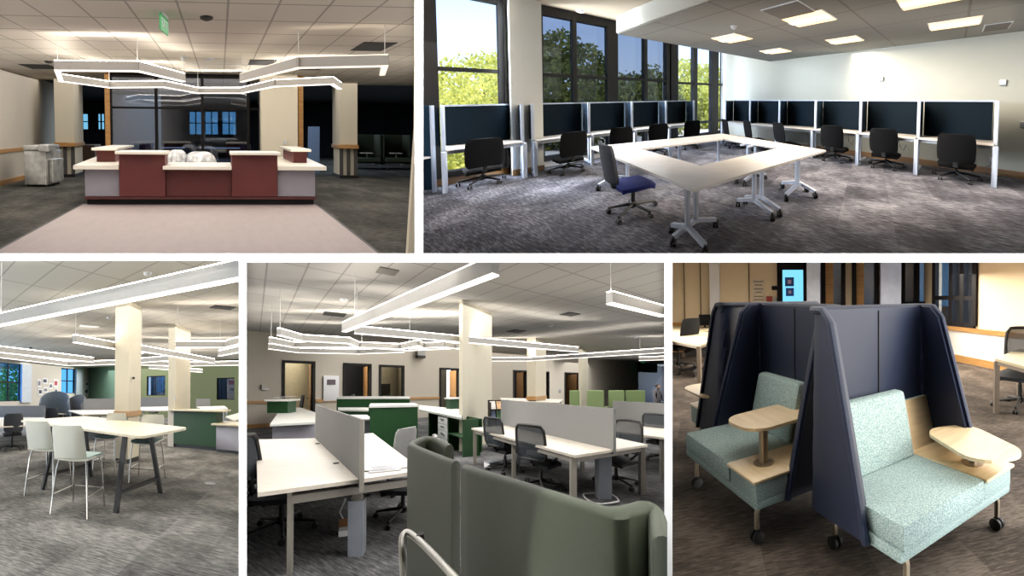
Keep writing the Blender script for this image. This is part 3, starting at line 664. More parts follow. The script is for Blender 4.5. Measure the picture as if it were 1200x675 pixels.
# column between the windows
a_, c_ = P_(594)+.02, P_(633)-.02
struct(b, 'wall_column', M_colw, MB().box(0, c_-a_, -.28, .1, 0, CH), WA+u*a_, TH)
struct(b, 'baseboard_column', M_rail, MB().box(-.0, c_-a_+.01, -.30, -.28, 0, .12), WA+u*a_, TH)
struct(b, 'baseboard_window', M_rail, MB().box(0, P_(594)-P_(503), -.03, 0, 0, .13), WA+u*P_(503), TH)
y2 = b.z(848, 301, 0).y; RE = CR+wv*9.0; PX0 = WA+u*S0
room2 = [(xr(b, 493, y2, 0), y2), (PX0.x, PX0.y), (CR.x+.05, CR.y+.05), (RE.x, RE.y), (RE.x, y2)]
room2 = [q for q in room2]; xe = xr(b, 1210, RE.y); room2[3] = (RE.x, RE.y)
struct(b, 'floor', M_c2, MB().prism(room2, -.08, 0))
pe_ = b.z(494, 205, 0); pf_ = b.z(492, 300, 0); pg_ = b.z(520, 300, 0); ph_ = b.z(520, 215, 0)
struct(b, 'floor', M_c2, MB().prism([(p.x, p.y) for p in (pf_, pg_, ph_, pe_)], -.09, -.006))
# left end wall pier
pL = b.z(500, 235, 0)
struct(b, 'wall_pier', M_darkmetal, MB().box(P_(495), P_(503), -.1, .0, 0, CH), WA, TH)
# long white wall
RE = CR+wv*9.0
_, yw = wall(b, 'wall_right', M_wall2, CR, RE, 0, CH, .2)
struct(b, 'baseboard_right', M_rail, MB().box(0, 9, -.02, 0, 0, .13), CR, yw)
# high ceiling over the window side, dropped ceiling with its fascia
struct(b, 'ceiling', M_ceilhigh, MB().prism(room2, CH, CH+.08))
D0 = b.z(724, 40, CL)
far = (D0+u*7.2); a1 = D0-v*6.5; DL = [D0, far, far-v*6.2, a1]
struct(b, 'ceiling_dropped', M_ceil2, MB().prism([(p.x, p.y) for p in DL], CL, CL+.04))
fa = MB(); fa.bar(D0+Vector((0, 0, .17)), a1+Vector((0, 0, .17)), .06, .3); fa.bar(D0+Vector((0, 0, .17)), far+Vector((0, 0, .17)), .06, .3)
struct(b, 'trim_13', M_wall2, fa)
M_troff = glow('warm_light_lens', (255, 214, 160), 1.7)
M_troff2 = glow('warm_light_lens_centre', (255, 236, 200), 2.6)
for i, (px, py, w_, d_) in enumerate(((858, 44.5, .58, .58), (909, 59.5, .58, .58), (948, 21.5, .6, .6), (990, 46.5, .58, .58), (1118, 27, .6, .62), (1090, -3, .6, .6))):
    c = b.z(px, py, CL); t = thing(b, 'ceiling_light', ['square warm ceiling light nearest the window wall', 'square warm ceiling light furthest into the training room', 'warm ceiling light beside the dark ceiling vent', 'warm ceiling light in the middle of the dropped ceiling', 'warm ceiling light furthest right near the white wall', 'warm ceiling light cut off by the top edge of the view'][i],
                                        'ceiling light', (c.x, c.y, CL), TH, 'lights in the training room ceiling')
    part(t, 'frame', M_paper, MB().box(-w_/2-.02, w_/2+.02, -d_/2-.02, d_/2+.02, -.012, -.002)); part(t, 'lens', M_troff, MB().box(-w_/2, w_/2, -d_/2, d_/2, -.022, -.012))
    part(t, 'centre_basket', M_troff2, MB().box(-w_*.12, w_*.12, -d_/2, d_/2, -.035, -.022), 'brighter centre strip')
for px, py, w_, d_, lb in ((925, 12.5, .62, .55, 'dark square ceiling vent beside a warm light'), (1168, 31, .6, .34, 'grey slotted ceiling vent at the right')):
    c = b.z(px, py, CL); t = thing(b, 'ceiling_vent', lb, 'vent', (c.x, c.y, CL), TH)
    part(t, 'frame', M_alu, MB().box(-w_/2, w_/2, -d_/2, d_/2, -.01, 0)); part(t, 'grille', mat('grey_vent', (96, 92, 84), .7), MB().box(-w_/2+.02, w_/2-.02, -d_/2+.02, d_/2-.02, -.02, -.01))
c = b.z(680, 13, CH); t = thing(b, 'downlight', 'small round downlight in the high beige ceiling', 'ceiling light', (c.x, c.y, CH)); part(t, 'ring', M_paper, MB().lathe((0, 0, -.02), [(.1, 0), (.11, .02)], 16)); part(t, 'bulb', M_troff2, MB().lathe((0, 0, -.03), [(.06, 0), (.07, .01)], 14))
c = b.z(860, 30.5, CL); single(b, 'sprinkler', M_alu, MB().lathe((0, 0, -.05), [(.03, 0), (.05, .03), (.06, .05)], 12), 'small sprinkler head on the dropped ceiling', 'sprinkler', (c.x, c.y, CL))
def onwall(px, py):
    s, z = along(b, px, py, CR, wv); return CR+wv*s, z
for px, py, lb, nm in ((1033, 92.5, 'small white sensor high on the long white wall', 'wall_sensor'), (1175, 97, 'small grey thermostat on the white wall at the right', 'thermostat'), (1199, 146, 'small wall plate at the right edge of the white wall', 'wall_plate')):
    p, z = onwall(px, py); single(b, nm, M_alu, MB().box(-.045, .045, -.03, 0, z-.06, z+.06, b=.01), lb, 'wall fitting', (p.x, p.y, 0), yw)

# study carrels
def carrel(p, yaw, W, label, group, ends=(True, True), D=.6, first=False):
    """desk with a tack panel behind and fins at its sides; local x along the desk, +y = towards the wall"""
    t = thing(b, 'study_carrel', label, 'study carrel', p, yaw, group)
    part(t, 'desk_top', M_top2, MB().box(.02, W-.02, -.02, D, .715, .745, b=.006))
    part(t, 'front_rail', M_alu, MB().box(.04, W-.04, .02, .05, .66, .715))
    part(t, 'back_panel', M_tackA, MB().box(.04, W-.04, D-.05, D, .745, 1.47, b=.01))
    part(t, 'panel_top_trim', M_silver, MB().box(0, W, D-.06, D+.01, 1.47, 1.5))
    for x, on in ((0, ends[0]), (W, ends[1])):
        if not on: continue
        part(t, 'side_panel', M_tackB, MB().box(x-.02, x+.02, .2, D-.03, .745, 1.47))
        part(t, 'post', M_silver, MB().box(x-.028, x+.028, .16, .2, 0, 1.5, b=.005))
        part(t, 'leg', M_silver, MB().box(x-.035, x+.035, -.02, .06, 0, .715, b=.005))
        part(t, 'foot_rail', M_silver, MB().box(x-.02, x+.02, .06, D, .04, .09))
    part(t, 'cable', M_black, MB().tube([(W*.62, D-.02, .7), (W*.66, D-.06, .45), (W*.72, D-.03, .36), (W*.76, D-.02, .5)], .006, 5))
    return t
carrel(F1-u*1.14, TH, 1.12, 'study carrel standing alone left of the white window column', 'carrels under the windows')
nm = ['nearest the white column', 'second from the white column', 'third from the white column', 'furthest along the window wall']
for i in range(4): carrel(F1+u*(.16+1.14*i), TH, 1.14, 'window side study carrel '+nm[i], 'carrels under the windows', (i == 0, True))
G0 = Vector((4.66, 4.57, 0)); gd = (Vector((.0, 9.05, 0))-G0).normalized(); yg = math.atan2(-gd.y, -gd.x)
nm = ['at the far corner end', 'second from the far corner', 'third from the far corner', 'third from the right end', 'second from the right end', 'at the right end']
for i in range(6):
    st = G0+gd*(1.09*(6-i)); carrel(st, yg, 1.09, 'white wall study carrel '+nm[i], 'carrels along the white wall', (i == 0, True))
pe = b.z(497, 226, 0); xq = b.y(505.5, 200, pe.y).x-pe.x
t = thing(b, 'screen_panel', 'dark screen panel with a desk edge cut by the left edge of the training room', 'screen panel', (pe.x, pe.y, 0))
part(t, 'panel', M_tackB, MB().box(-.05, xq, 0, .04, .05, 1.5, b=.01)); part(t, 'post', M_silver, MB().box(xq, xq+.03, 0, .05, 0, 1.5)); part(t, 'desk_edge', M_top2, MB().box(-.05, xq, -.12, 0, .6, .63))
# plug sockets and cables on the wall below
for px, py, lb in ((1058, 176, 'coiled cable and outlet below the white wall desks, third bay'), (1149, 187, 'round white cable coil under the last desk on the right'), (1162, 188, 'small grey outlet on the white wall right of the last carrel')):
    p, z = onwall(px, py); mb = MB()
    if 'coil' in lb: mb.tube([(.13*math.cos(a*.5), -.05, z+.13*math.sin(a*.5)) for a in range(13)], .008, 5, closed=False)
    else: mb.box(-.04, .04, -.02, 0, z-.06, z+.06, b=.004)
    single(b, 'cable_coil' if 'coil' in lb else 'wall_outlet', M_alu, mb, lb, 'cable' if 'coil' in lb else 'outlet', (p.x, p.y, 0), yw)

# task chairs at the carrels: (pixel of floor centre, yaw, label)
for px, py, yw_, lb in ((566, 215, TH, 'black task chair at the lone carrel left of the white column'), (668, .73, TH, 'black task chair at the carrel beside the white column'), (727, 1.9, TH-.3, 'black task chair turned aside at the second window carrel'),
        (768, 3.0, TH-.4, 'black task chair behind the far table edge at the third window carrel'), (808, 4.2, TH-.35, 'black task chair at the furthest window carrel'),
        (862, 172, yg-.5, 'black task chair nearest the far corner at the white wall'), (888, 175, yg-.5, 'second black task chair from the far corner at the white wall'), (925, 181, yg-.45, 'third black task chair from the far corner, behind the table corner'),
        (979, 187.5, yg+.1, 'black task chair just right of the table ring corner'), (1038, 195.5, yg+.05, 'black task chair, second from the right at the white wall'), (1120, 209.5, yg+.0, 'black task chair furthest right at the white wall')):
    p = b.z(px, py, 0)
    if py < 5: p = F1+u*py-v*.12
    task_chair(b, lb, (p.x, p.y, 0), yw_, 'black chairs at the carrels', tall=.98, sc_=1.12, drop=.17)
M_bluefab = mat('royal_blue_seat_fabric', (16, 46, 150), .85, var=.15, scale=50)
M_bluemesh = mat('dark_navy_mesh', (26, 36, 58), .8, var=.2, scale=60)
p = b.z(742, 249, 0); task_chair(b, 'blue task chair standing alone at the near left table edge', (p.x, p.y, 0), math.radians(-48), None, M_bluemesh, M_black, 'full', M_bluefab, sc_=1.08, tall=.98, drop=.04)

# ring of flip-top tables
zT = .74
A_, B_, C_, D_ = [b.z(px, py, zT) for px, py in ((691, 172), (846, 156.5), (968, 176), (812, 222))]
a_, b_, c_, d_ = [b.z(px, py, zT) for px, py in ((751, 174.5), (848, 162.5), (912, 173.5), (821, 194))]
def lerp(p, q, f): return p+(q-p)*f
def flip_table(corn, label, legs):
    """corn = outline of the top (room metres); legs = [(pos, across-vector)]"""
    o = sum(corn, Vector())/len(corn); o.z = 0; t = thing(b, 'flip_top_table', label, 'table', o, 0, 'ring of white flip-top tables')
    part(t, 'table_top', M_top2, MB().prism([((p-o).x, (p-o).y) for p in corn], zT-.03, zT), smooth=False)
    for pos, ac in legs:
        q = pos-o; q.z = 0; ac = Vector((ac.x, ac.y, 0)).normalized()
        mb = MB(); mb.tube([q+Vector((0, 0, .16)), q+Vector((0, 0, .7))], .032, 10); mb.bar(q-ac*.2+Vector((0, 0, .7)), q+ac*.2+Vector((0, 0, .7)), .05, .03)
        for s_ in (-1, 1): mb.bar(q+Vector((0, 0, .19)), q+ac*s_*.3+Vector((0, 0, .1)), .05, .045)
        lg_ = part(t, 'leg', M_silver, mb)
        for s_ in (-1, 1):
            e = q+ac*s_*.3; c = MB()
            for k_ in (-.028, .01): c.lathe(e+Vector((k_, 0, .045)), [(.045, 0), (.045, .02)], 12, 'x')
            c.tube([e+Vector((0, 0, .05)), e+Vector((0, 0, .11))], .012, 6); part(t, 'caster', M_black, c, parent=lg_)
    ap = (corn[1]-corn[0]).normalized()
    return t
s1 = lerp(D_, C_, .53); s1i = d_+(c_-d_)*max(0, (s1-d_).dot((c_-d_).normalized())/(c_-d_).length)
cdn = (C_-D_).normalized(); adn = (A_-D_).normalized(); bcn = (B_-C_).normalized(); abn = (B_-A_).normalized()
k1 = lambda f, w_: lerp(D_, C_, f)+adn*w_
wd = .36
flip_table([D_, s1, s1i, d_], 'white flip-top table at the nearest corner of the ring', [(D_+cdn*.2+adn*wd, adn), (s1-cdn*.08+adn*wd, adn)])
flip_table([s1, C_, c_, s1i], 'white flip-top table at the near right side of the ring', [(s1+cdn*.08+adn*wd, adn), (C_-cdn*.2+adn*wd, adn)])
flip_table([D_, d_, a_, A_], 'white flip-top table along the near left side of the ring', [(D_+adn*.42+cdn*wd, cdn), (A_-adn*.25+cdn*wd, cdn)])
mB = lerp(B_, C_, .5); mBi = lerp(b_, c_, .5)
flip_table([C_, mB, mBi, c_], 'white flip-top table at the right side of the ring by the carrels', [(C_+bcn*.3-cdn*wd, cdn), (mB-bcn*.1-cdn*wd, cdn)])
flip_table([mB, B_, b_, mBi], 'white flip-top table at the far corner of the ring', [(mB+bcn*.1-cdn*wd, cdn), (B_-bcn*.3-cdn*wd, cdn)])
mA = lerp(A_, B_, .5); mAi = lerp(a_, b_, .5)
flip_table([A_, a_, mAi, mA], 'white flip-top table at the far left corner of the ring', [(A_+abn*.5-adn*wd, adn), (mA-abn*.1-adn*wd, adn)])
flip_table([mA, mAi, b_, B_], 'white flip-top table at the far side of the ring under the windows', [(mA+abn*.1-adn*wd, adn)])

# trees outside: every crown is a mass of leaf blades
def leafmat(name, dark, light, tr=.5):
    m = bpy.data.materials.new(name); m.use_nodes = True; t = m.node_tree; t.nodes.clear()
    o = t.nodes.new('ShaderNodeOutputMaterial'); d = t.nodes.new('ShaderNodeBsdfDiffuse'); tr_ = t.nodes.new('ShaderNodeBsdfTranslucent'); mx = t.nodes.new('ShaderNodeMixShader'); mx.inputs[0].default_value = tr
    n = t.nodes.new('ShaderNodeTexNoise'); n.inputs['Scale'].default_value = .9; n.inputs['Detail'].default_value = 6; n.inputs['Roughness'].default_value = .75; t.links.new(rest(t), n.inputs[0])
    r = ramp3(t, n.outputs[0], [(.38, dark), (.62, light)]); t.links.new(r.outputs[0], d.inputs[0]); t.links.new(r.outputs[0], tr_.inputs[0])
    t.links.new(d.outputs[0], mx.inputs[1]); t.links.new(tr_.outputs[0], mx.inputs[2]); t.links.new(mx.outputs[0], o.inputs[0]); return m
L_yel = leafmat('yellow_green_leaves', (160, 164, 74), (226, 224, 130), .6)
L_grn = leafmat('olive_green_leaves', (70, 78, 40), (142, 146, 84), .4)
def tree(bay, label, blobs, m, n, size, trunk, seed, group='trees outside the windows'):
    rnd = random.Random(seed); o = Vector((blobs[0][0].x, blobs[0][0].y, -3.0))
    t = thing(bay, 'leafy_tree', label, 'tree', o, 0, group); mb = MB()
    tot = sum(r**2 for _, r in blobs)
    for c, r in blobs:
        for _ in range(int(n*r*r/tot)):
            d = Vector((rnd.gauss(0, 1), rnd.gauss(0, 1), rnd.gauss(0, 1))).normalized()*(r*rnd.uniform(.6, 1.05)); d.y *= .5
            if bay.n == 2 and c.x+d.x < xr(bay, 494, c.y+d.y): continue
            p = c-o+d; a = Vector((rnd.gauss(0, 1), rnd.gauss(0, .3), rnd.gauss(0, 1))).normalized()*size*rnd.uniform(.6, 1.3); e = a.cross(Vector((rnd.gauss(0, .4), 1, rnd.gauss(0, .4)))).normalized()*size*.55
            mb.add([p-a, p+e, p+a, p-e], [(0, 1, 2, 3)])
    part(t, 'foliage', m, mb, smooth=False)
    tk = MB(); base = Vector((0, 0, 0)); top = blobs[0][0]-o; tk.tube([base, top*.5+Vector((.1, 0, 0)), top], .22, 8, r1=.08)
    for c, r in blobs[1:]: tk.tube([top*.55, c-o], .09, 6, r1=.03)
    part(t, 'trunk', mat('brown_bark', (92, 74, 56), .9), tk)
def blobs(bay, lst): return [(bay.y(px, py, Y), r) for px, py, Y, r in lst]
tree(b, 'bright yellow-green tree behind the lone carrel window at the left', blobs(b, [(545, 105, 9, 1.25), (573, 92, 9.5, 1.0), (515, 112, 8.5, .95), (588, 85, 10, .8), (530, 150, 8, 1.6), (585, 140, 8.5, 1.5), (560, 180, 7.5, 1.5), (505, 170, 7.5, 1.3)]), L_yel, 9000, .075, .2, 1)
tree(b, 'dark tree in the tinted window beside the column', blobs(b, [(657, 60, 15, 1.3), (640, 75, 15, 1.4), (685, 75, 15, 1.2), (662, 108, 14, 1.8), (700, 100, 16, 1.3), (640, 130, 14, 1.8), (690, 130, 14, 1.8), (660, 155, 14, 1.8)]), L_grn, 9000, .13, .2, 2)
tree(b, 'dark tree behind the second pair of tinted panes', blobs(b, [(765, 98, 20, 1.4), (735, 110, 20, 1.7), (778, 108, 20, 1.3), (750, 125, 19, 2.0), (720, 118, 20, 1.5), (780, 135, 19, 1.8), (745, 150, 19, 2)]), L_grn, 6000, .16, .2, 3)
tree(b, 'bright yellow-green tree behind the far corner window', blobs(b, [(802, 90, 24, 1.6), (824, 95, 24, 1.6), (845, 100, 24, 1.6), (812, 115, 23, 2.0), (838, 125, 23, 2.2), (800, 140, 23, 2.2), (830, 155, 23, 2.2)]), L_yel, 6000, .2, .2, 4)
struct(None, 'ground_outside', mat('pale_gravel_ground', (190, 186, 170), .9), MB())if False else None
g = MB(); q = [b.y(470, 150, 7.6), b.y(850, 150, 14), b.y(850, 150, 34), b.y(470, 150, 34)]
struct(b, 'ground', mat('pale_gravel_ground', (196, 190, 176), .9), MB().prism([(p.x, p.y) for p in q], -1.2, -1.1))

# daylight through the windows, the ceiling lamps, and one added fill lamp
wa, wb = WA+u*P_(500)+v*.45, WA+u*P_(592)+v*.45
def outlamp(px0, px1, e, z0=.2, z1=3.5):
    p, q = WA+u*P_(px0)-v*.1, WA+u*P_(px1)-v*.1; wlamp(b, 'window_daylight', q, p, z0, z1, e, (.86, .93, 1))
outlamp(505, 590, 450); outlamp(636, 780, 1000); outlamp(790, 846, 180)
lamp(b, 'training_room_troffers', (2.2, 5.4, 2.74), 3.2, 3.6, 140, (1, .88, .72))
lamp(b, 'window_side_fill', (-1.5, 3.3, 3.6), 4, 2.5, 820, (.9, .95, 1))

# ================================================================== BAY 3: OPEN OFFICE WITH THE HIGH TABLE
b = B3; C3 = 3.8
M_c3 = carpet('grey_carpet_open_office', (68, 66, 63), (108, 105, 100), (152, 148, 141), ang=.55, sc_=.75)
M_ceil3 = tiles('ceiling_tiles_open_office', (172, 168, 160), (142, 138, 131), .59, .62, 1.24, .2, .3, .03)
M_wallw = mat('warm_white_wall_open_office', (206, 200, 190), .85, var=.01)
M_teal = mat('teal_green_wall', (124, 158, 138), .85, var=.01); M_ogrn = mat('olive_green_wall', (98, 108, 74), .85, var=.01)
M_greyscreen = mat('grey_fabric_screen', (128, 128, 128), .9, var=.05, scale=60)
M_cream_top = mat('cream_laminate_top', (204, 190, 156), .35, var=.02, scale=4)
M_shell = mat('cream_plastic_shell', (174, 171, 156), .45, var=.01); M_seatpad = mat('sage_grey_seat_pad', (150, 168, 162), .85, var=.08, scale=50); M_tealpad = mat('dark_teal_seat_pad', (72, 94, 96), .85, var=.08, scale=50)
M_green = mat('dark_green_laminate', (32, 70, 38), .65, var=.04, spec=.2)
e1 = Vector((.84, -.543, 0)); e2 = Vector((.543, .84, 0))
struct(b, 'floor', M_c3, cone(b, 0, 280, 2.2, 27.5, -.08, 0)); struct(b, 'ceiling', M_ceil3, cone(b, 0, 280, 2.2, 27.5, C3, C3+.08, row=301))
CN = Vector((-2.4, 26, 0))                                              # far corner white wall / green wall
LW = CN-e2*10
wd3 = Vector((4.8, 7.3, 0)).normalized(); LW = CN-wd3*9.2
def wl(px, py): return along(b, px, py, LW, wd3)
def wr(px, py): return along(b, px, py, CN, e1)
h3 = []
for n, (x0_, x1_, y0_, y1_) in ((10, (-3, 24, 424, 470)), (11, (72, 88, 431, 461))):
    sa, za = wl(x0_, y0_); sb, zb = wl(x1_, y1_); zb = max(zb, .9); h3.append((n, sa, sb, zb, min(za, C3-.15)))
wall(b, 'wall_left', M_wallw, LW, CN, 0, C3, .25, [(a, c, z0_, z1_) for _, a, c, z0_, z1_ in h3])
M_blueglass2 = glass('blue_sky_window_glass', (150, 200, 235), .03)
M_reveal = mat('window_reveal_paint', (206, 216, 226), .8)
def window(bay, n, p0, yaw, W, z0_, z1_, nx, nz, gl, fr=.05):
    w_ = bpy.data.objects.new('window_%d' % n, None); C.objects.link(w_); w_.location = bay.w(p0); w_['kind'] = 'structure'
    T_ = Thing(bay, w_, p0, yaw); f_ = MB()
    for i in range(nx+1): f_.box(W*i/nx-fr/2, W*i/nx+fr/2, .1, .18, z0_, z1_)
    for i in range(nz+1): z = z0_+(z1_-z0_)*i/nz; f_.box(0, W, .1, .18, z-fr/2, z+fr/2)
    part(T_, 'window_frame', M_darkmetal, f_, smooth=False); part(T_, 'pane', gl, MB().box(0, W, .2, .21, z0_, z1_), smooth=False)
    return T_
yl = math.atan2(wd3.y, wd3.x)
for n, sa, sb, z0_, z1_ in h3:
    window(b, n, LW+wd3*sa, yl, sb-sa, z0_, z1_, 2, 2, M_blueglass2, .07)
    struct(b, 'trim_%d' % (n+5), M_reveal, MB().box(sb-sa, sb-sa+.75, -.12, 0, z0_-.1, z1_), LW+wd3*sa, yl)
def tagw(nm, px0, px1, py0, py1, mats_, label, cat, grp=None):
    s0, z1_ = wl(px0, py0); s1, z0_ = wl(px1, py1); p = LW+wd3*s0
    t = thing(b, nm, label, cat, (p.x, p.y, 0), yl, grp); W = s1-s0
    part(t, 'sheet', M_paper, MB().box(0, W, -.02, -.005, z0_, z1_)); part(t, 'picture', mats_, MB().box(W*.18, W*.82, -.026, -.02, z0_+(z1_-z0_)*.25, z1_-(z1_-z0_)*.2)); return t
pm = [mat('poster_dark_blue', (60, 66, 86), .8, var=.5, scale=3), mat('poster_red', (176, 70, 76), .8, var=.3, scale=3), mat('poster_grey', (120, 120, 128), .8, var=.5, scale=3)]
pos = [(43.5, 48, 444.5, 454, 2, 'upper left sheet'), (49.5, 55.5, 443, 450, 0, 'top middle sheet'), (62.5, 68, 444.5, 454, 1, 'red sheet at the right end'), (44.5, 49.5, 455.5, 463, 0, 'lower left sheet'), (50.5, 56, 454, 460, 2, 'lower middle sheet'), (57, 61.5, 449, 456, 2, 'small sheet in the middle'), (63.5, 67.5, 455.5, 460, 0, 'small sheet under the red one')]
for x0_, x1_, y0_, y1_, k_, lb in pos: tagw('pinned_sheet', x0_, x1_, y0_, y1_, pm[k_], lb+' pinned between the two far windows', 'poster', 'sheets pinned between the windows')
for x0_, x1_, y0_, y1_, k_, lb in ((99, 104, 446.5, 453.5, 2, 'upper'), (98.5, 103.5, 455, 462.5, 0, 'lower')): tagw('pinned_sheet', x0_, x1_, y0_, y1_, pm[k_], lb+' sheet pinned right of the second far window', 'poster')
# green walls
s165 = wr(160, 450)[0]; h4 = []
for n, (x0_, x1_, y0_, y1_) in ((12, (172, 193.5, 441, 463.5)), (13, (254, 274.5, 443, 468.5))):
    sa, za = wr(x0_, y0_); sb, zb = wr(x1_, y1_); h4.append((n, sa, sb, zb, za))
wall(b, 'wall_teal', M_teal, CN, CN+e1*s165, 0, C3, .2)
send = wr(283, 450)[0]
wall(b, 'wall_olive', M_ogrn, CN+e1*s165, CN+e1*send, 0, C3, .2, [(a-s165, c-s165, z0_, z1_) for _, a, c, z0_, z1_ in h4])
ye = math.atan2(e1.y, e1.x)
for n, sa, sb, z0_, z1_ in h4:
    p0 = CN+e1*sa; T_ = window(b, n, p0, ye, sb-sa, z0_, z1_, 1, 1, M_gl1, .1)
    struct(b, 'wall_office_behind', mat('blue_grey_interior', (84, 96, 120), .8), MB().box(-.3, sb-sa+.3, 1.2, 1.3, 0, C3), p0, ye)
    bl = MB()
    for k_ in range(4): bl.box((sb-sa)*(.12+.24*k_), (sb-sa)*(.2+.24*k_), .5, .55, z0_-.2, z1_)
    struct(b, 'trim_%d' % (n+5), mat('blue_blind', (110, 150, 200), .6), bl, p0, ye)  # plain blue upright strips behind the pane
# columns
def column3(bay, px0, px1, pxm, py_base, label, band=(1.0, 1.13), ch=C3, Y=None, mcol=None, yaw=0, wid=None, base_dark=True):
    pass
def boxcol(bay, pa, pm_, pc, Y, ch, label, band, mt=M_cream):
    """square column showing two faces: left edge, near corner, right edge (pixels) at depth Y of the near corner"""
    n0 = bay.y(pm_, 460, Y); d1 = Vector((-.84, .543, 0)); d2 = Vector((.543, .84, 0))
    def hit(px, d):
        a = bay.y(px, 460, 1.0); r = a.x   # slope x/y
        return (r*n0.y-n0.x)/(d.x-r*d.y)
    la, lc = abs(hit(pa, d1)), abs(hit(pc, d2)); P = [Vector((0, 0, 0)), d2*lc, d2*lc+d1*la, d1*la]
    t = thing(bay, 'column', label, 'column', (n0.x, n0.y, 0)); cen = (d2*lc+d1*la)/2
    def pr(k_, z0_, z1_): return MB().prism([((p-cen).x*k_+cen.x, (p-cen).y*k_+cen.y) for p in P], z0_, z1_)
    part(t, 'shaft', mt, pr(1, band[1] if band else 0, ch), smooth=False)
    if band: part(t, 'oak_band', M_rail, pr(1.08, *band), smooth=False); part(t, 'lower_shaft', mt, pr(.92, .1, band[0]), smooth=False); part(t, 'base', M_vent, pr(.98, 0, .1), smooth=False)
    return t, cen
t, cen = boxcol(b, 134.5, 150.5, 165, 7.5, C3, 'cream column with oak band behind the high table', (1.1, 1.22))
part(t, 'black_sensor', M_black, MB().ball((.12, .1, 2.0), .03, 8))
t, cen = boxcol(b, 197, 205, 223, 9.9, C3, 'cream column rising behind the green counter', None)
part(t, 'wall_switch', M_alu, MB().box(-.01, .02, -.03, .03, 1.45, 1.58))

# pendants
g3 = 'pendants of the open office'
pendant(b, [(-8, 376.5), (282, 315.8)], 2.8, 'very long straight pendant light crossing the whole top of the view', g3, .19, .1, [.05], ceil=C3)
for pts, lb in (([(88.5, 397), (166, 410.5)], 'straight pendant light starting left of the cream column'),
                ([(-3, 409), (108, 421.5)], 'upper pendant light of the row at the far left'),
                ([(-3, 415.5), (80, 426), (140, 424.5), (200, 419.5)], 'bent pendant light low at the far left'),
                ([(208, 403.5), (264, 403.5), (282, 398.5)], 'horizontal pendant light bending up to the right edge'),
                ([(258, 414), (282, 409)], 'short pendant light at the right edge'),
                ([(166, 408.5), (208, 415.5), (250, 423)], 'pendant light passing behind the second cream column'),
                ([(176, 429.5), (236, 434.5)], 'small far pendant light near the olive wall'),
                ([(166, 425.5), (225, 426.5), (282, 425.5)], 'long thin far pendant light across the olive wall')):
    pendant(b, pts, 2.8, lb, g3, .17, .09, [0], ceil=C3)
for px, py, lb in ((36, 407, 'small dark ceiling sensor at the left'), (128, 372, 'tiny ceiling sprinkler left of the column'), (261, 360, 'dark slotted ceiling vent at the right'), (105, 382, 'grey ceiling vent above the pendant left of the column'), (173, 320, 'flat round ceiling fitting above the long pendant')):
    c = b.z(px, py, C3); v_ = 'vent' in lb
    single(b, 'ceiling_vent' if v_ else 'ceiling_fitting', M_vent if 'dark' in lb else M_alu, MB().box(-.3, .3, -.12, .12, -.02, 0, rz=.3) if v_ else MB().lathe((0, 0, -.05), [(.04, 0), (.07, .03), (.08, .05)], 12), lb, 'vent' if v_ else 'ceiling fitting', (c.x, c.y, C3))
for px, py, lb in ((12, 418.5, 'black ceiling gap above the left window'), (80, 425, 'black ceiling gap above the second window')):
    c = b.z(px, py, C3); single(b, 'open_ceiling_slot', M_vent, MB().box(-.8, .8, -.5, .5, -.02, 0), lb, 'ceiling opening', (c.x, c.y, C3))

# high table
ht = 1.05; K = [b.z(px, py, ht) for px, py in ((22.5, 492.5), (166, 511.5), (221, 501), (100, 487.5))]
o = sum(K, Vector())/4; o.z = 0; t = thing(b, 'high_table', 'long cream counter-height table on black A-shaped legs', 'table', o)
def rounded(P, r, n=4):
    out = []
    for i, p in enumerate(P):
        a, c = P[i-1], P[(i+1) % len(P)]; da = (a-p).normalized(); dc = (c-p).normalized()
        for k_ in range(n+1): f = k_/n; out.append(p+da*r*(1-f)**2+dc*r*f**2)
    return out
part(t, 'table_top', M_cream_top, MB().prism([(p.x-o.x, p.y-o.y) for p in rounded(K, .14)], ht-.035, ht))
part(t, 'power_port', M_alu, MB().lathe(b.z(116, 495.5, ht)-o, [(.14, 0), (.14, .006), (.12, .01)], 16))
lg = [((148.5, 511), (136, 601)), ((178, 510), (188, 578)), ((57, 497), (50, 574)), ((99, 497), (107, 559))]
feet = []
for (tx, ty), (fx, fy) in lg:
    f_ = b.z(fx, fy, 0); feet.append(f_)
fc = sum(feet, Vector())/4
tops = []
for i, f_ in enumerate(feet):
    pair = feet[i ^ 1]; tp = f_.lerp(pair, .20); tp = tp.lerp(fc, .06); tops.append(Vector((tp.x, tp.y, ht-.03)))
for i in range(4): part(t, 'leg', M_black, MB().bar(feet[i]-o, tops[i]-o, .07, .045))
for i in (0, 2): part(t, 'crossbar', M_black, MB().bar((feet[i].lerp(tops[i], .25))-o, (feet[i+1].lerp(tops[i+1], .25))-o, .05, .05))
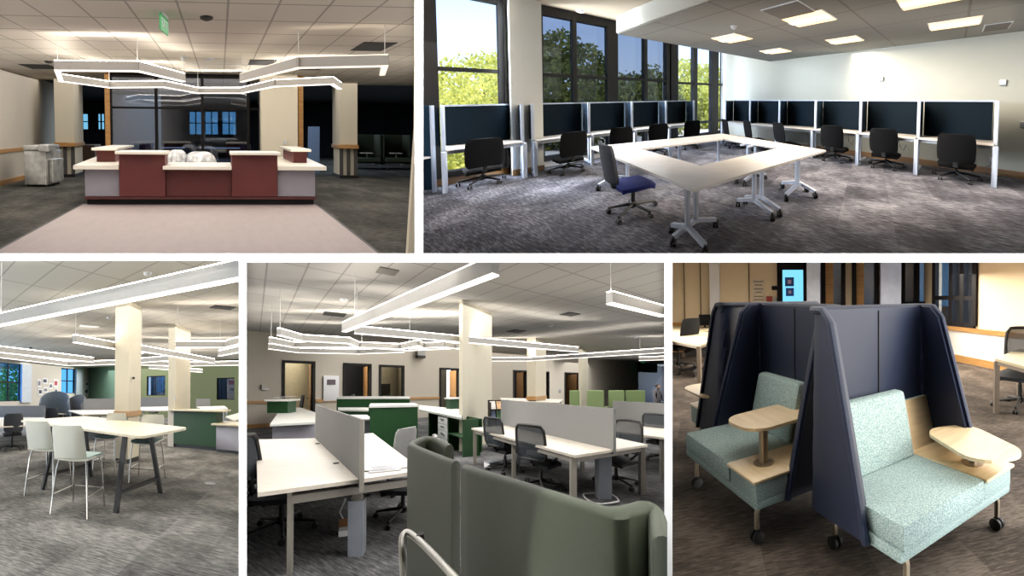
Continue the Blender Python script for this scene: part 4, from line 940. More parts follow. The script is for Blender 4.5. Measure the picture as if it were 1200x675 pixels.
def stool(label, px, py, yaw, pad, S=1.0, grp='cream stools at the high table'):
    p = b.z(px, py, 0); t = thing(b, 'counter_stool', label, 'stool', (p.x, p.y, 0), yaw, grp)
    sh = .74
    def sf(u_, v_):
        x = (u_-.5)*.5*S*(1-.1*v_); y = (v_-.5)*.46*S; return (x, y, sh+.02*(2*u_-1)**2-.02*v_*v_)
    part(t, 'seat_shell', M_shell, MB().shell(sf, 8, 8, -.02))
    part(t, 'seat_pad', pad, MB().shell(lambda u_, v_: ((u_-.5)*.45*S, (v_-.5)*.42*S+.01, sh+.035+.015*(1-abs(2*u_-1)**4)*(1-abs(2*v_-1)**4)), 8, 8, -.035))
    def bf(u_, v_):
        wv_ = (.235-.015*v_)*S*(1-.12*max(0, (v_-.85)/.15)**2); return ((u_-.5)*2*wv_, -.22*S-.09*v_-.05*(1-(2*u_-1)**2), sh+.03+.44*v_)
    part(t, 'backrest', M_shell, MB().shell(bf, 10, 8, .018))
    T_ = [(-.2*S, -.18*S), (.2*S, -.18*S), (.2*S, .18*S), (-.2*S, .18*S)]; G_ = [(-.27*S, -.27*S), (.27*S, -.27*S), (.25*S, .25*S), (-.25*S, .25*S)]
    for (a, c), (d, e) in zip(T_, G_):
        part(t, 'leg', M_chrome, MB().tube([(a, c, sh-.02), (a+(d-a)*.35, c+(e-c)*.35, sh-.14), (d, e, 0)], .013, 8))
    R_ = [Vector((a+(d-a)*.7, c+(e-c)*.7, .26)) for (a, c), (d, e) in zip(T_, G_)]
    part(t, 'footrest', M_chrome, MB().tube([R_[1], R_[2], R_[3], R_[0]], .011, 8))
    return t
stool('cream stool furthest left in front of the high table', 58, 578, math.radians(-26), M_seatpad, 1.0)
stool('cream stool nearest the viewer, second from the left', 93, 597, math.radians(-24), M_seatpad, 1.02)
stool('teal-seated stool behind the high table beside the column', 128, 553, math.radians(155), M_tealpad)
stool('teal-seated stool behind the right end of the high table', 172, 563, math.radians(155), M_tealpad)

# green reception counter at the right
bx = [b.z(201.5, 523.5, 0), b.z(253, 528.5, 0)]; dr = (bx[1]-bx[0]).normalized(); bk = Vector((-dr.y, dr.x, 0)); yc = math.atan2(dr.y, dr.x); W = (bx[1]-bx[0]).length
t = thing(b, 'green_counter', 'dark green high counter with cream top in front of the second column', 'counter', bx[0], yc)
part(t, 'front_panel', M_green, MB().box(.05, W, 0, .05, .1, 1.1)); part(t, 'end_panel', M_wallw, MB().box(-.14, .05, 0, .55, 0, 1.1)); part(t, 'side_panel', M_green, MB().box(W-.05, W, .05, .5, .1, 1.1))
part(t, 'counter_top', M_cream_top, MB().box(-.1, W+.22, -.08, .55, 1.1, 1.15, b=.01)); part(t, 'toe_kick', M_kick, MB().box(.05, W, .03, .08, 0, .1))
p0 = b.z(252.5, 530, 0); DW = .72
t = thing(b, 'drawer_counter', 'low grey counter with cream top at the right edge', 'counter', p0+Vector((.02, .02, 0)), yc)
part(t, 'body', M_lav, MB().box(0, DW, 0, .6, .08, .74, b=.005)); part(t, 'toe_kick', M_kick, MB().box(0, DW, .04, .1, 0, .08)); part(t, 'counter_top', M_cream_top, MB().box(-.12, DW, -.07, .9, .74, .79, b=.01))
pb = b.z(208, 478, 1.15)
t = thing(b, 'leaflet_holder', 'clear leaflet stand with small pictures on the green counter', 'leaflet holder', (pb.x, pb.y, 1.15), yc)
for i in range(3):
    for j in range(2): part(t, 'leaflet', pm[(i+j) % 3], MB().slab([(i*.13-.2, j*.06, .04+j*.2), (i*.13-.09, j*.06, .04+j*.2), (i*.13-.09, j*.06+.03, .2+j*.2), (i*.13-.2, j*.06+.03, .2+j*.2)], .01))
part(t, 'stand', M_alu, MB().box(-.24, .24, 0, .02, 0, .4).box(-.24, .24, -.06, .1, 0, .015))

# desks further back
def bench(bay, label, pts, th=.035, z=.74, screen=None, legm=M_alu, top=None, grp=None, nm='desk', inset=.08, noleg=()):
    """desk: top from pixel outline at height z; optional screen (pixel a, pixel b, height)"""
    P = [bay.z(px, py, z) for px, py in pts]; o = sum(P, Vector())/len(P); o.z = 0
    t = thing(bay, nm, label, 'desk', o, 0, grp)
    part(t, 'desk_top', top or M_top4, MB().prism([((p-o).x, (p-o).y) for p in P], z-th, z), smooth=False)
    for i, p in enumerate(P):
        if i in noleg: continue
        q = p-o; q = Vector((q.x*(1-inset), q.y*(1-inset), 0)); part(t, 'leg', legm, MB().box(q.x-.03, q.x+.03, q.y-.03, q.y+.03, 0, z-th))
    if screen:
        a, c, hgt = screen; a = bay.z(*a, z)-o; c = bay.z(*c, z)-o
        part(t, 'privacy_screen', M_greyscreen, MB().bar(a+Vector((0, 0, hgt/2-.04)), c+Vector((0, 0, hgt/2-.04)), .05, hgt+.08), smooth=False)
    return t, o
M_top4 = wood('pale_ash_desk_top', (206, 197, 182), (220, 212, 199), scale=4, rough=.4)
bench(b, 'pale bench desk with a grey screen at the left edge', [(-14, 488.5), (52, 489), (55, 497), (-20, 501)], screen=((-6, 488.8), (53, 488.8), .46))
bench(b, 'pale desk with a grey screen left of the cream column', [(80, 481), (134, 479.5), (158, 484), (96, 485.5)], z=.95, screen=((98, 480.5), (150, 480), .5))
bench(b, 'white desk with a grey screen between the two columns', [(160, 477), (215, 476), (214, 481), (166, 481)], z=.95, screen=((164, 475.5), (212, 475.5), .5))
bench(b, 'white desk before the olive wall right of the second column', [(230, 476.5), (263, 475.5), (267, 478.5), (238, 480)], z=.97, screen=((230, 476.5), (246, 476), .4))
bench(b, 'white desk at the right edge behind the low counter', [(264, 488), (283, 483), (284, 489), (275, 493)])
def fchair(px, py, lb, yw_, **k): p = b.z(px, py, 0); return task_chair(b, lb, (p.x, p.y, 0), yw_, 'black chairs of the open office', mat('dark_grey_mesh', (46, 50, 58), .8), sc_=1.1, **k)
fchair(14, 527, 'black swivel chair at the left edge under the bench desk', .4)
fchair(60, 508, 'black swivel chair in the gap behind the high table', .2)
fchair(180, 492, 'black swivel chair between the two columns', .5)
fchair(239, 489, 'black swivel chair before the olive wall, left of two', .3); fchair(248, 488, 'black swivel chair before the olive wall, right of two', .3)
fchair(117, 493, 'black swivel chair left of the cream column', .8)
# lounge pods far left
def pod(px, py, Y, S, m, label, yaw=0):
    p = b.y(px, py, Y); t = thing(b, 'lounge_pod', label, 'lounge pod', (p.x, p.y, 0), yaw, 'tall lounge pods by the windows')
    def ff(u_, v_): a = math.pi*(.0+1.0*u_); r = .62*S*(1-.25*v_*(1-math.sin(a))); return (r*math.cos(a), .5*S*math.sin(a), .25+1.25*S*v_*(1-.35*(1-math.sin(a))))
    part(t, 'high_back', m, MB().shell(ff, 16, 8, .05)); part(t, 'seat', mat('pale_blue_fabric', (150, 176, 188), .9, var=.1, scale=50), MB().box(-.5*S, .5*S, -.35*S, .3*S, .3, .55, b=.06))
    part(t, 'tablet', M_cream_top, MB().box(-.5*S, 0, -.5*S, -.2*S, .72, .75, b=.01).tube([(-.2*S, -.3*S, .5), (-.2*S, -.3*S, .72)], .02, 6))
    for x in (-.4, .4): part(t, 'leg', M_chrome, MB().tube([(x*S, -.25*S, 0), (x*S, -.25*S, .3)], .02, 6))
pod(63, 480, 15, 1.25, mat('slate_blue_pod', (84, 94, 104), .85), 'slate blue lounge pod left, with pale seat, by the windows')
pod(84, 480, 15.5, 1.1, mat('dark_grey_pod', (72, 74, 78), .85), 'darker grey lounge pod right of the slate blue one', -.6)
c = b.z(246, 567, 0); single(b, 'floor_outlet', mat('dark_grey_metal', (62, 62, 62), .5), MB().lathe((0, 0, 0), [(.1, 0), (.1, .008), (.07, .012)], 16), 'small round dark floor outlet in the carpet right of the table', 'floor outlet', (c.x, c.y, 0))
highlamp(b, 20, 270, 3.0, 5.0, 309, 9, (1, .96, .9)); lamp(b, 'open_office_fill', (.5, 9, C3-.1), 7, 8, 300, (1, .96, .9)); lamp(b, 'open_office_fill', (1, 19, C3-.1), 14, 11, 900, (1, .97, .93)); lamp(b, 'open_office_fill', (1.5, 23.5, C3-.3), 8, 3, 180, (1, .98, .95))
sidelamp('side_fill', -120, -60, 9, 24, 430, 700, 90, (1, .97, .93), left=True)  # added fill from beyond the left edge
tree(b, 'green tree outside the leftmost window behind the open office', blobs(b, [(10, 452, 25, 1.6), (3, 463, 24, 1.7), (20, 464, 25, 1.4), (14, 474, 24, 1.8)]), L_yel, 1300, .16, .2, 9, None)

# ================================================================== BAY 4: OPEN OFFICE WITH BENCH DESKS
b = B4; C4 = 3.75
M_c4 = carpet('grey_carpet_bench_office', (52, 52, 53), (86, 86, 88), (126, 126, 126), ang=.6, sc_=.75)
M_ceil4 = tiles('ceiling_tiles_bench_office', (166, 164, 160), (134, 131, 127), .576, .61, 1.22, .15, .1, .03)
M_wall4 = mat('beige_wall_bench_office', (196, 188, 174), .85, var=.01)
f1 = Vector((.839, .545, 0)); f2 = Vector((-.545, .839, 0)); y4 = math.atan2(f1.y, f1.x)
struct(b, 'floor', M_c4, cone(b, 289, 778, 1.0, 34, -.08, 0)); struct(b, 'ceiling', M_ceil4, cone(b, 289, 778, 1.0, 34, C4, C4+.08, row=303))
W4 = Vector((-6.5, 12.8, 0)); WL4 = W4-f1*2.6
def w4(px, py): return along(b, px, py, WL4, f1)
S4 = w4(285, 453)[0]; WL4 = WL4+f1*S4
d4 = [(3, 332.5, 368.5, 423.5), (4, 403.5, 434.5, 426.5), (5, 445.5, 473, 428.5), (6, 516, 538.5, 432), (7, 602, 617, 434.5), (8, 636, 643, 436), (9, 662, 679.5, 437)]
ops4 = []
for n, pa, pc, py in d4:
    sa, za = w4(pa, py); sc2, _ = w4(pc, py); ops4.append((n, sa, sc2, za))
send4 = w4(748, 450)[0]
wall(b, 'wall_back', M_wall4, WL4, WL4+f1*send4, 0, C4, .15, [(a, c, 0, z) for _, a, c, z in ops4])
struct(b, 'trim_20', M_rail, MB().box(0, ops4[0][1]-.05, -.04, 0, .95, 1.06).box(ops4[0][2]+.05, ops4[1][1]-.05, -.04, 0, .95, 1.06).box(ops4[2][2]+.05, ops4[3][1]-.05, -.04, 0, .95, 1.06), WL4, y4)
struct(b, 'baseboard_back', M_rail, MB().box(0, ops4[0][1]-.05, -.03, 0, 0, .16).box(ops4[0][2]+.05, ops4[1][1]-.05, -.03, 0, 0, .16), WL4, y4)
M_door = wood('oak_door', (176, 126, 76), (198, 150, 98), scale=2)
# rooms behind the doorways
M_back4 = mat('warm_grey_office_wall', (186, 176, 150), .85)
for (n, sa, sc2, z), side in zip(ops4, (1, 1, 0, 1, 1, 0, 1)):
    o_ = bpy.data.objects.new('door_%d' % n, None); C.objects.link(o_); p0 = WL4+f1*sa; o_.location = b.w(p0); o_['kind'] = 'structure'; T_ = Thing(b, o_, p0, y4); W_ = sc2-sa
    part(T_, 'door_frame', M_darkmetal, MB().box(-.04, .05, -.03, .2, 0, z).box(W_-.05, W_+.04, -.03, .2, 0, z).box(-.04, W_+.04, -.03, .2, z-.05, z+.05), smooth=False)
    if side:
        lf = part(T_, 'door_leaf', M_door, MB().box(W_-.1, W_-.05, .2, .2+W_*.55, .02, z-.06), 'oak door leaf standing open', smooth=False)
        part(T_, 'door_handle', M_chrome, MB().tube([(W_-.12, .2+W_*.45, 1.1), (W_-.2, .2+W_*.45, 1.1)], .02, 6), parent=lf)
rb = MB()
ds = [o_[1] for o_ in ops4]+[send4]
rb.box(0, ops4[3][2]+.5, 2.2, 2.3, 0, C4)
struct(b, 'wall_offices_behind', M_back4, rb, WL4, y4)
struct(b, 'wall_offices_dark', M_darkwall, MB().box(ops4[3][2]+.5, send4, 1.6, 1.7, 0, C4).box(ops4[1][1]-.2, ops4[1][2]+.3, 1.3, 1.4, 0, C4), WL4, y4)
struct(b, 'wall_offices_between', M_back4, MB().box(ops4[0][2]+.35, ops4[0][2]+.45, .15, 2.2, 0, C4).box(ops4[1][2]+.35, ops4[1][2]+.4, .15, 2.2, 0, C4).box(ops4[2][2]+.6, ops4[2][2]+.7, .15, 2.2, 0, C4), WL4, y4)
lampp = WL4+f1*3.2+f2*1.2; lamp(b, 'office_ceiling_lamp', (lampp.x, lampp.y, 3.6), 2.4, .6, 40, (1, .95, .85)); lampp = WL4+f1*8.5+f2*1.2; lamp(b, 'office_ceiling_lamp', (lampp.x, lampp.y, 3.6), 3, .6, 40, (1, .95, .85))
# far right: dark passage
pz = WL4+f1*send4
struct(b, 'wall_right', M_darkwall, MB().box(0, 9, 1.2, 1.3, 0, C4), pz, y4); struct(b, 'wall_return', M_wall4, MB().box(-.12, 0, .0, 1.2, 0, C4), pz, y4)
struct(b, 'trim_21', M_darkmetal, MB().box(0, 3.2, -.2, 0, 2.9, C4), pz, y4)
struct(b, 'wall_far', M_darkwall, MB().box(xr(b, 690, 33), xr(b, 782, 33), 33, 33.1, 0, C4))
# columns
def col4(pa, pm_, pc, Y, label, band, mt=M_cream): return boxcol(b, pa, pm_, pc, Y, C4, label, band, mt)
M_col4 = mat('warm_white_column_paint', (204, 198, 180), .85, var=.01)
t, cen = col4(538, 542, 576.5, 7.6, 'wide warm white column in the middle of the bench office', None, M_col4)
t, cen = col4(617.5, 628, 640, 13.5, 'cream column with oak band between the doorways', (1.0, 1.16), M_cream)
t, cen = col4(678, 681, 689, 17.0, 'narrow pale column beside the light green cubicles', None, M_cream)

g4 = 'pendants of the bench office'
pendant(b, [(404.5, 383), (577, 312)], 2.8, 'large near pendant light running up to the top edge of the view', g4, .2, .1, [.12], ceil=C4)
for pts, lb in (([(418, 386.5), (676, 409.5)], 'long straight pendant light passing in front of both columns'),
                ([(716, 349), (776, 364.5)], 'short near pendant light at the upper right edge'),
                ([(328, 389), (354, 396), (408, 399), (422, 405)], 'highest bent pendant light of the left cluster'),
                ([(318, 399), (345, 404), (410, 403.5), (470, 406), (490, 402), (500, 407)], 'middle bent pendant light of the left cluster'),
                ([(317, 406), (350, 410.5), (420, 412), (472, 410)], 'lowest bent pendant light of the left cluster'),
                ([(424, 404), (478, 408), (538, 405), (560, 413)], 'zigzag pendant light just left of the wide column'),
                ([(480, 405.5), (520, 403.5), (545, 407)], 'small pendant light left of the wide column'),
                ([(577, 421), (618, 421), (779, 410.5)], 'long bent pendant light at the right behind the columns'),
                ([(750, 420.5), (779, 419.5)], 'far short pendant light at the right edge over the exit sign')):
    pendant(b, pts, 2.8, lb, g4, .17, .09, [0], ceil=C4)
for px, py, lb, w_, d_ in ((454, 317.5, 'grey square ceiling vent near the top of the view', .36, .3), (392, 368, 'black open ceiling tile over the left pendants', .6, .45), (668, 368, 'black ceiling slot right of the wide column', .5, .35), (605, 388, 'black ceiling slot between the columns', .6, .5), (700, 428, 'dark far ceiling slot', .1, .1))[:4]:
    c = b.z(px, py, C4); single(b, 'ceiling_vent', M_vent if 'black' in lb else mat('grey_vent', (96, 92, 84), .7), MB().box(-w_/2, w_/2, -d_/2, d_/2, -.02, 0, rz=.5), lb, 'ceiling opening', (c.x, c.y, C4))
for px, py, lb in ((403, 351, 'small dark sprinkler on the ceiling above the left cluster'), (645, 381, 'round ceiling speaker between the columns'), (744, 395, 'small ceiling speaker at the right')):
    c = b.z(px, py, C4); single(b, 'ceiling_fitting', M_alu, MB().lathe((0, 0, -.05), [(.05, 0), (.09, .03), (.1, .05)], 12), lb, 'ceiling fitting', (c.x, c.y, C4))

M_leg4 = mat('taupe_grey_leg', (138, 133, 124), .5, .1)
# near left bench desk with its screen
q = [b.z(px, py, .74) for px, py in ((302, 577.5), (423, 561.5), (370, 513.5), (300, 515))]
q2 = [b.z(px, py, .74) for px, py in ((425, 561.3), (495, 551), (437, 507.5), (371, 512.5))]
o = q[1].copy(); o.z = 0
t = thing(b, 'bench_desk', 'near pale double bench desk with a grey screen down its middle', 'desk', o, 0)
part(t, 'desk_top', M_top4, MB().prism([((p-o).x, (p-o).y) for p in q], .705, .74), smooth=False); part(t, 'desk_top', M_top4, MB().prism([((p-o).x, (p-o).y) for p in q2], .705, .74), smooth=False)
ax, ay = (q[0]-q[1]).normalized(), (q[2]-q[1]).normalized(); L1 = (q[2]-q[1]).length; Wl = (q[0]-q[1]).length; Wr = (q2[1]-q2[0]).length
rel = lambda a_, c_, z: ax*a_+ay*c_+Vector((0, 0, z))
part(t, 'front_beam', M_leg4, MB().bar(rel(Wl-.25, .06, .63), rel(-Wr+.1, .06, .63), .05, .07)); part(t, 'rear_beam', M_leg4, MB().bar(rel(Wl-.25, L1-.1, .63), rel(-Wr+.1, L1-.1, .63), .05, .07))
for a_, c_ in ((Wl-.24, .06), (Wl-.12, L1-.1), (-Wr+.08, .12), (-Wr+.08, L1-.1)): part(t, 'leg', M_leg4, MB().bar(rel(a_, c_, 0), rel(a_, c_, .7), .038, .038, up=(0, 1, 0)))
M_lift = mat('blue_grey_lift_column', (140, 146, 156), .5)
part(t, 'lift_column', M_lift, MB().bar(rel(0, .12, 0), rel(0, .12, .52), .14, .12, up=(0, 1, 0))); part(t, 'lift_column_inner', M_leg4, MB().bar(rel(0, .12, .5), rel(0, .12, .7), .1, .08, up=(0, 1, 0)))
part(t, 'lift_column', M_lift, MB().bar(rel(0, L1-.3, 0), rel(0, L1-.3, .52), .14, .12, up=(0, 1, 0)))
part(t, 'cable_tray', M_black, MB().bar(rel(.1, .3, .62), rel(.1, L1-.2, .62), .16, .05)); part(t, 'motor_box', M_black, MB().bar(rel(-.12, .14, .6), rel(.12, .14, .6), .08, .09))
a0_, c0_ = b.z(424, 563, .74)-o, b.z(370.5, 513.5, .74)-o
part(t, 'privacy_screen', M_greyscreen, MB().bar(a0_+Vector((0, 0, .24)), c0_+Vector((0, 0, .24)), .03, .64), smooth=False)
part(t, 'screen_edge_post', M_leg4, MB().bar(a0_+Vector((0, 0, -.1)), a0_+Vector((0, 0, .56)), .032, .05, up=(0, 1, 0)))
for px, py in ((372, 520), (394, 543)): part(t, 'cable_grommet', M_black, MB().lathe(b.z(px, py, .74)-o, [(.035, 0), (.035, .006)], 12))
pp = b.z(450, 549, .745); t = thing(b, 'paper_sheets', 'printed plan sheets lying on the right half of the near desk', 'papers', pp, .35)
for i, (dx_, dy_, rz) in enumerate(((0, 0, 0), (.12, .05, .2), (-.1, .06, -.15))): part(t, 'sheet', M_paper, MB().box(dx_-.16, dx_+.16, dy_-.12, dy_+.12, .001+i*.003, .003+i*.003, rz=rz))
tl = MB()
for i in range(7): tl.box(-.12, .1-.03*(i % 3), -.08+i*.025, -.074+i*.025, .0085, .0095)
part(t, 'drawing_lines', mat('pencil_grey', (120, 124, 140), .8), tl, smooth=False)
pp = b.z(405, 626, 0); t = thing(b, 'power_strip_box', 'small white cardboard box with a brown inside lying by the lift column', 'box', pp, .3)
part(t, 'box_body', M_paper, MB().box(-.07, .07, -.05, .05, 0, .06)); part(t, 'box_flap', mat('brown_card', (140, 96, 62), .8), MB().slab([(-.07, .05, .06), (.07, .05, .06), (.05, .1, .13), (-.08, .1, .13)], .004))
pp = b.z(416, 610, 0)
single(b, 'white_cable', M_paper, MB().tube([(0, 0, .0), (-.05, -.05, .15), (.02, -.08, .3), (.0, -.02, .45)], .008, 6), 'thin white cable hanging beside the blue-grey lift column', 'cable', (pp.x-.04, pp.y-.2, .05))

# chairs
M_mesh4 = mesh_fabric('grey_mesh_back', (72, 78, 84), .68); M_seat4 = mat('charcoal_seat', (40, 42, 48), .9, var=.15, scale=50)
def c4(px, py, lb, yw_, fab=None, style='mesh', S=1.08, arms=False, **k):
    p = b.z(px, py, 0); return task_chair(b, lb, (p.x, p.y, 0), yw_, 'mesh task chairs of the bench office', fab or M_mesh4, M_black, style, M_seat4, arms, S, drop=.05, **k)
c4(330, 622, 'mesh task chair cut by the left edge, at the near desk', math.radians(-78), S=1.12, arms=False)
c4(306, 585, 'second mesh task chair at the far left, behind the first', math.radians(-70), S=1.1)
c4(472, 607, 'task chair right of the near desk, half hidden by the green booth', math.radians(88), mat('light_grey_back', (150, 152, 152), .8), 'full', 1.05)
c4(455, 575, 'grey-backed task chair at the far right corner of the near desk', math.radians(60), mat('light_grey_back', (150, 152, 152), .8), 'full', 1.05)
c4(592, 551, 'mesh task chair at the far left end of the middle bench desk', math.radians(-52), arms=True)
c4(634, 572, 'mesh task chair in front of the middle bench desk', math.radians(-45), arms=True)
c4(722, 568, 'task chair behind the right end of the middle bench desk', math.radians(120), arms=True)
c4(727, 520, 'task chair at the rear right bench desk, left of two', math.radians(-45)); c4(777, 540, 'task chair cut by the right edge of the view', math.radians(-60))

# middle bench desk and the one behind
q = [b.z(px, py, .74) for px, py in ((673.5, 533.5), (759, 521), (640, 495), (552.5, 501.5))]
o = sum(q, Vector())/4; o.z = 0; t = thing(b, 'bench_desk', 'middle pale double bench desk with a long grey screen', 'desk', o, 0)
part(t, 'desk_top', M_top4, MB().prism([((p-o).x, (p-o).y) for p in q], .705, .74), smooth=False)
for i, (p, n_) in enumerate(zip(q, q[1:]+q[:1])):
    r_ = p-o; r_.z = 0; r_ = r_*.95; part(t, 'leg', M_leg4, MB().box(r_.x-.035, r_.x+.035, r_.y-.035, r_.y+.035, 0, .7))
    n2 = (n_-o)*.95; part(t, 'frame_beam', M_leg4, MB().bar(Vector((r_.x, r_.y, .66)), Vector((n2.x, n2.y, .66)), .04, .05))
for f_ in (.5,):
    m_ = (q[0]+q[3])/2-o; part(t, 'leg', M_leg4, MB().box(m_.x*.92-.03, m_.x*.92+.03, m_.y*.92-.03, m_.y*.92+.03, 0, .7)); m_ = (q[1]+q[2])/2-o; part(t, 'leg', M_leg4, MB().box(m_.x*.92-.03, m_.x*.92+.03, m_.y*.92-.03, m_.y*.92+.03, 0, .7))
a0_, c0_ = b.z(720.5, 527, .74)-o, b.z(588, 497.5, .74)-o
part(t, 'privacy_screen', M_greyscreen, MB().bar(a0_+Vector((0, 0, .25)), c0_+Vector((0, 0, .25)), .05, .62), smooth=False)
lc_ = b.z(707, 583, 0)-o; part(t, 'lift_column', M_lift, MB().box(lc_.x-.09, lc_.x+.09, lc_.y-.07, lc_.y+.07, 0, .68)); lc2 = c0_.lerp(a0_, .25); part(t, 'lift_column', M_lift, MB().box(lc2.x-.09, lc2.x+.09, lc2.y-.07, lc2.y+.07, 0, .68))
pp = b.z(704, 585, 0); single(b, 'cable_ring', M_paper, MB().tube([(.23*math.cos(a*.393), .23*math.sin(a*.393), .02+.015*math.sin(a*1.1)) for a in range(16)], .012, 6, closed=True), 'coiled white cable ring on the carpet around the lift column', 'cable', (pp.x, pp.y, 0))
pp = b.z(594, 545, 0); t = thing(b, 'cable_box', 'low white box on the carpet under the middle desk', 'box', pp, .5); part(t, 'box_body', M_paper, MB().box(-.5, .5, -.1, .1, 0, .1, b=.01)); part(t, 'lid', M_lift, MB().box(-.5, .5, -.1, .1, .1, .12, b=.005))
bench(b, 'rear right pale bench desk with a grey screen', [(721, 492), (779, 499), (779, 513), (718, 505)], screen=((719, 490), (779, 497), .47), legm=M_leg4)
bench(b, 'pale far bench desk behind the magazine rack', [(586, 466), (660, 468), (655, 472), (588, 469.5)], z=.95)
# magazine rack
pp = b.y(583, 520, 7.9); t = thing(b, 'magazine_rack', 'tall wire rack of leaflets right of the wide column', 'magazine rack', (pp.x, pp.y, 0), .2)
part(t, 'rack_frame', M_black, MB().box(-.22, .34, .1, .13, 0, 1.25).box(-.22, -.2, -.1, .13, 0, 1.2).box(.32, .34, -.1, .13, 0, 1.2))
rk = [mat('leaflet_green', (70, 104, 70), .7, var=.4, scale=6), mat('leaflet_tan', (176, 140, 100), .7, var=.5, scale=6), mat('leaflet_blue', (96, 110, 140), .7, var=.4, scale=6), mat('leaflet_pale', (196, 190, 186), .7, var=.3, scale=6)]
for j in range(4):
    for i in range(3): part(t, 'leaflet', rk[(i*2+j) % 4], MB().slab([(-.2+i*.18, -.02, .3+j*.24), (-.05+i*.18, -.02, .3+j*.24), (-.05+i*.18, .06, .5+j*.24), (-.2+i*.18, .06, .5+j*.24)], .012))

# reception counters at the back left
M_qtop = mat('white_speckled_top', (216, 218, 214), .3, var=.03, scale=30)
def counter(label, pts, z0_, z1_, m, top, lip=.06, nm='counter', th=.05, parts=(), kick=True):
    """block whose top outline is given in pixels at height z1_"""
    P = [b.z(px, py, z1_) for px, py in pts]; o = sum(P, Vector())/len(P); o.z = 0; t = thing(b, nm, label, 'counter', o, 0)
    loc = [((p-o).x, (p-o).y) for p in P]; sh = [(x*(1-lip), y*(1-lip)) for x, y in loc]
    part(t, 'body', m, MB().prism(sh, .08 if kick else 0, z1_-th), smooth=False)
    if kick: part(t, 'toe_kick', M_kick, MB().prism([(x*.93, y*.93) for x, y in sh], 0, .08), smooth=False)
    part(t, 'counter_top', top, MB().prism(loc, z1_-th, z1_), smooth=False); return t, o
t, o = counter('low white-topped grey counter at the back left beside the doorway', [(316.5, 497), (369.5, 494.5), (372, 484), (352, 477.5), (330, 477.5)], 0, .78, M_lav, M_qtop)
pp = b.z(325, 484, .785); t = thing(b, 'green_riser', 'small dark green riser with a white top on the left counter', 'riser', pp, 0)
part(t, 'riser_body', M_green, MB().box(-.32, .32, 0, .5, 0, .36)); part(t, 'riser_top', M_qtop, MB().box(-.38, .42, -.06, .6, .36, .42, b=.01))
pp = b.z(334, 466, 1.21); t = thing(b, 'paper_pile', 'loose papers piled on the small green riser', 'papers', pp, .2)
for i in range(4): part(t, 'sheet', M_paper, MB().box(-.35+.1*i, -.05+.14*i, -.1, .12, .012*i, .012*i+.01, rz=.3*i))
t, o = counter('long dark green counter with white top at the back', [(394, 466), (480, 466), (481, 464.5), (397, 464.3)], 0, 1.2, M_green, M_qtop, .01)
t, o = counter('low white shelf counter before the long green one', [(396, 480), (432, 480.5), (432, 477.5), (396, 476)], 0, .85, M_green, M_qtop, .02)
t, o = counter('small white-topped grey counter behind the screen', [(407, 492), (437, 491), (430, 486), (405, 486)], 0, .8, M_lav, M_qtop, .02)
t, o = counter('tall dark green counter block with white top in the middle', [(432.5, 475.5), (490.5, 474.5), (486, 472.3), (434, 472.7)], 0, 1.15, M_green, M_qtop, .03)
# white counter with drawers running to the wide column
A4 = [b.z(px, py, .9) for px, py in ((541, 489.5), (491, 479.5), (491, 474.5), (541, 479.5))]; o = A4[0].copy(); o.z = 0
t = thing(b, 'drawer_counter', 'white-topped counter with drawers and green cubbies left of the wide column', 'counter', o, 0)
part(t, 'counter_top', M_qtop, MB().prism([((p-o).x, (p-o).y) for p in A4], .85, .9), smooth=False)
dd = (A4[1]-A4[0]); Lc = dd.length; dd = dd.normalized(); nn = (A4[3]-A4[0]); nn = (nn-dd*nn.dot(dd)).normalized(); yy = math.atan2(dd.y, dd.x)
def slabx(a_, c_, n0, n1, z0_, z1_): return MB().prism([((dd*x+nn*y_).x, (dd*x+nn*y_).y) for x, y_ in ((a_, n0), (c_, n0), (c_, n1), (a_, n1))], z0_, z1_)
part(t, 'cubby_panel', M_green, slabx(.0, Lc*.98, .5, .54, .08, .85), smooth=False)
for a_ in (.02, Lc*.28, Lc*.5, Lc*.75): part(t, 'cubby_side', M_green, slabx(a_, a_+.05, .05, .5, .0, .85), smooth=False)
part(t, 'cubby_shelf', M_green, slabx(.05, Lc*.28, .05, .5, .42, .45), smooth=False)
for k_ in range(4):
    dr_ = part(t, 'drawer', M_paper, slabx(Lc*.29, Lc*.5, .03, .4, .1+.18*k_, .265+.18*k_), smooth=False); part(t, 'drawer_handle', M_chrome, slabx(Lc*.36, Lc*.43, .01, .03, .2+.18*k_, .22+.18*k_), parent=dr_, smooth=False)
pp = b.z(534, 479, .9); t = thing(b, 'green_riser', 'small green riser with white top beside the wide column', 'riser', pp, y4)
part(t, 'riser_body', M_green, MB().box(-.2, .3, 0, .25, 0, .3)); part(t, 'riser_top', M_qtop, MB().box(-.25, .35, -.04, .3, .3, .35, b=.01))
pp = b.z(541, 521, 0); single(b, 'grey_post', M_alu, MB().box(-.06, .06, -.04, .04, 0, .95, b=.01), 'short grey post standing at the foot of the wide column', 'post', (pp.x, pp.y, 0))
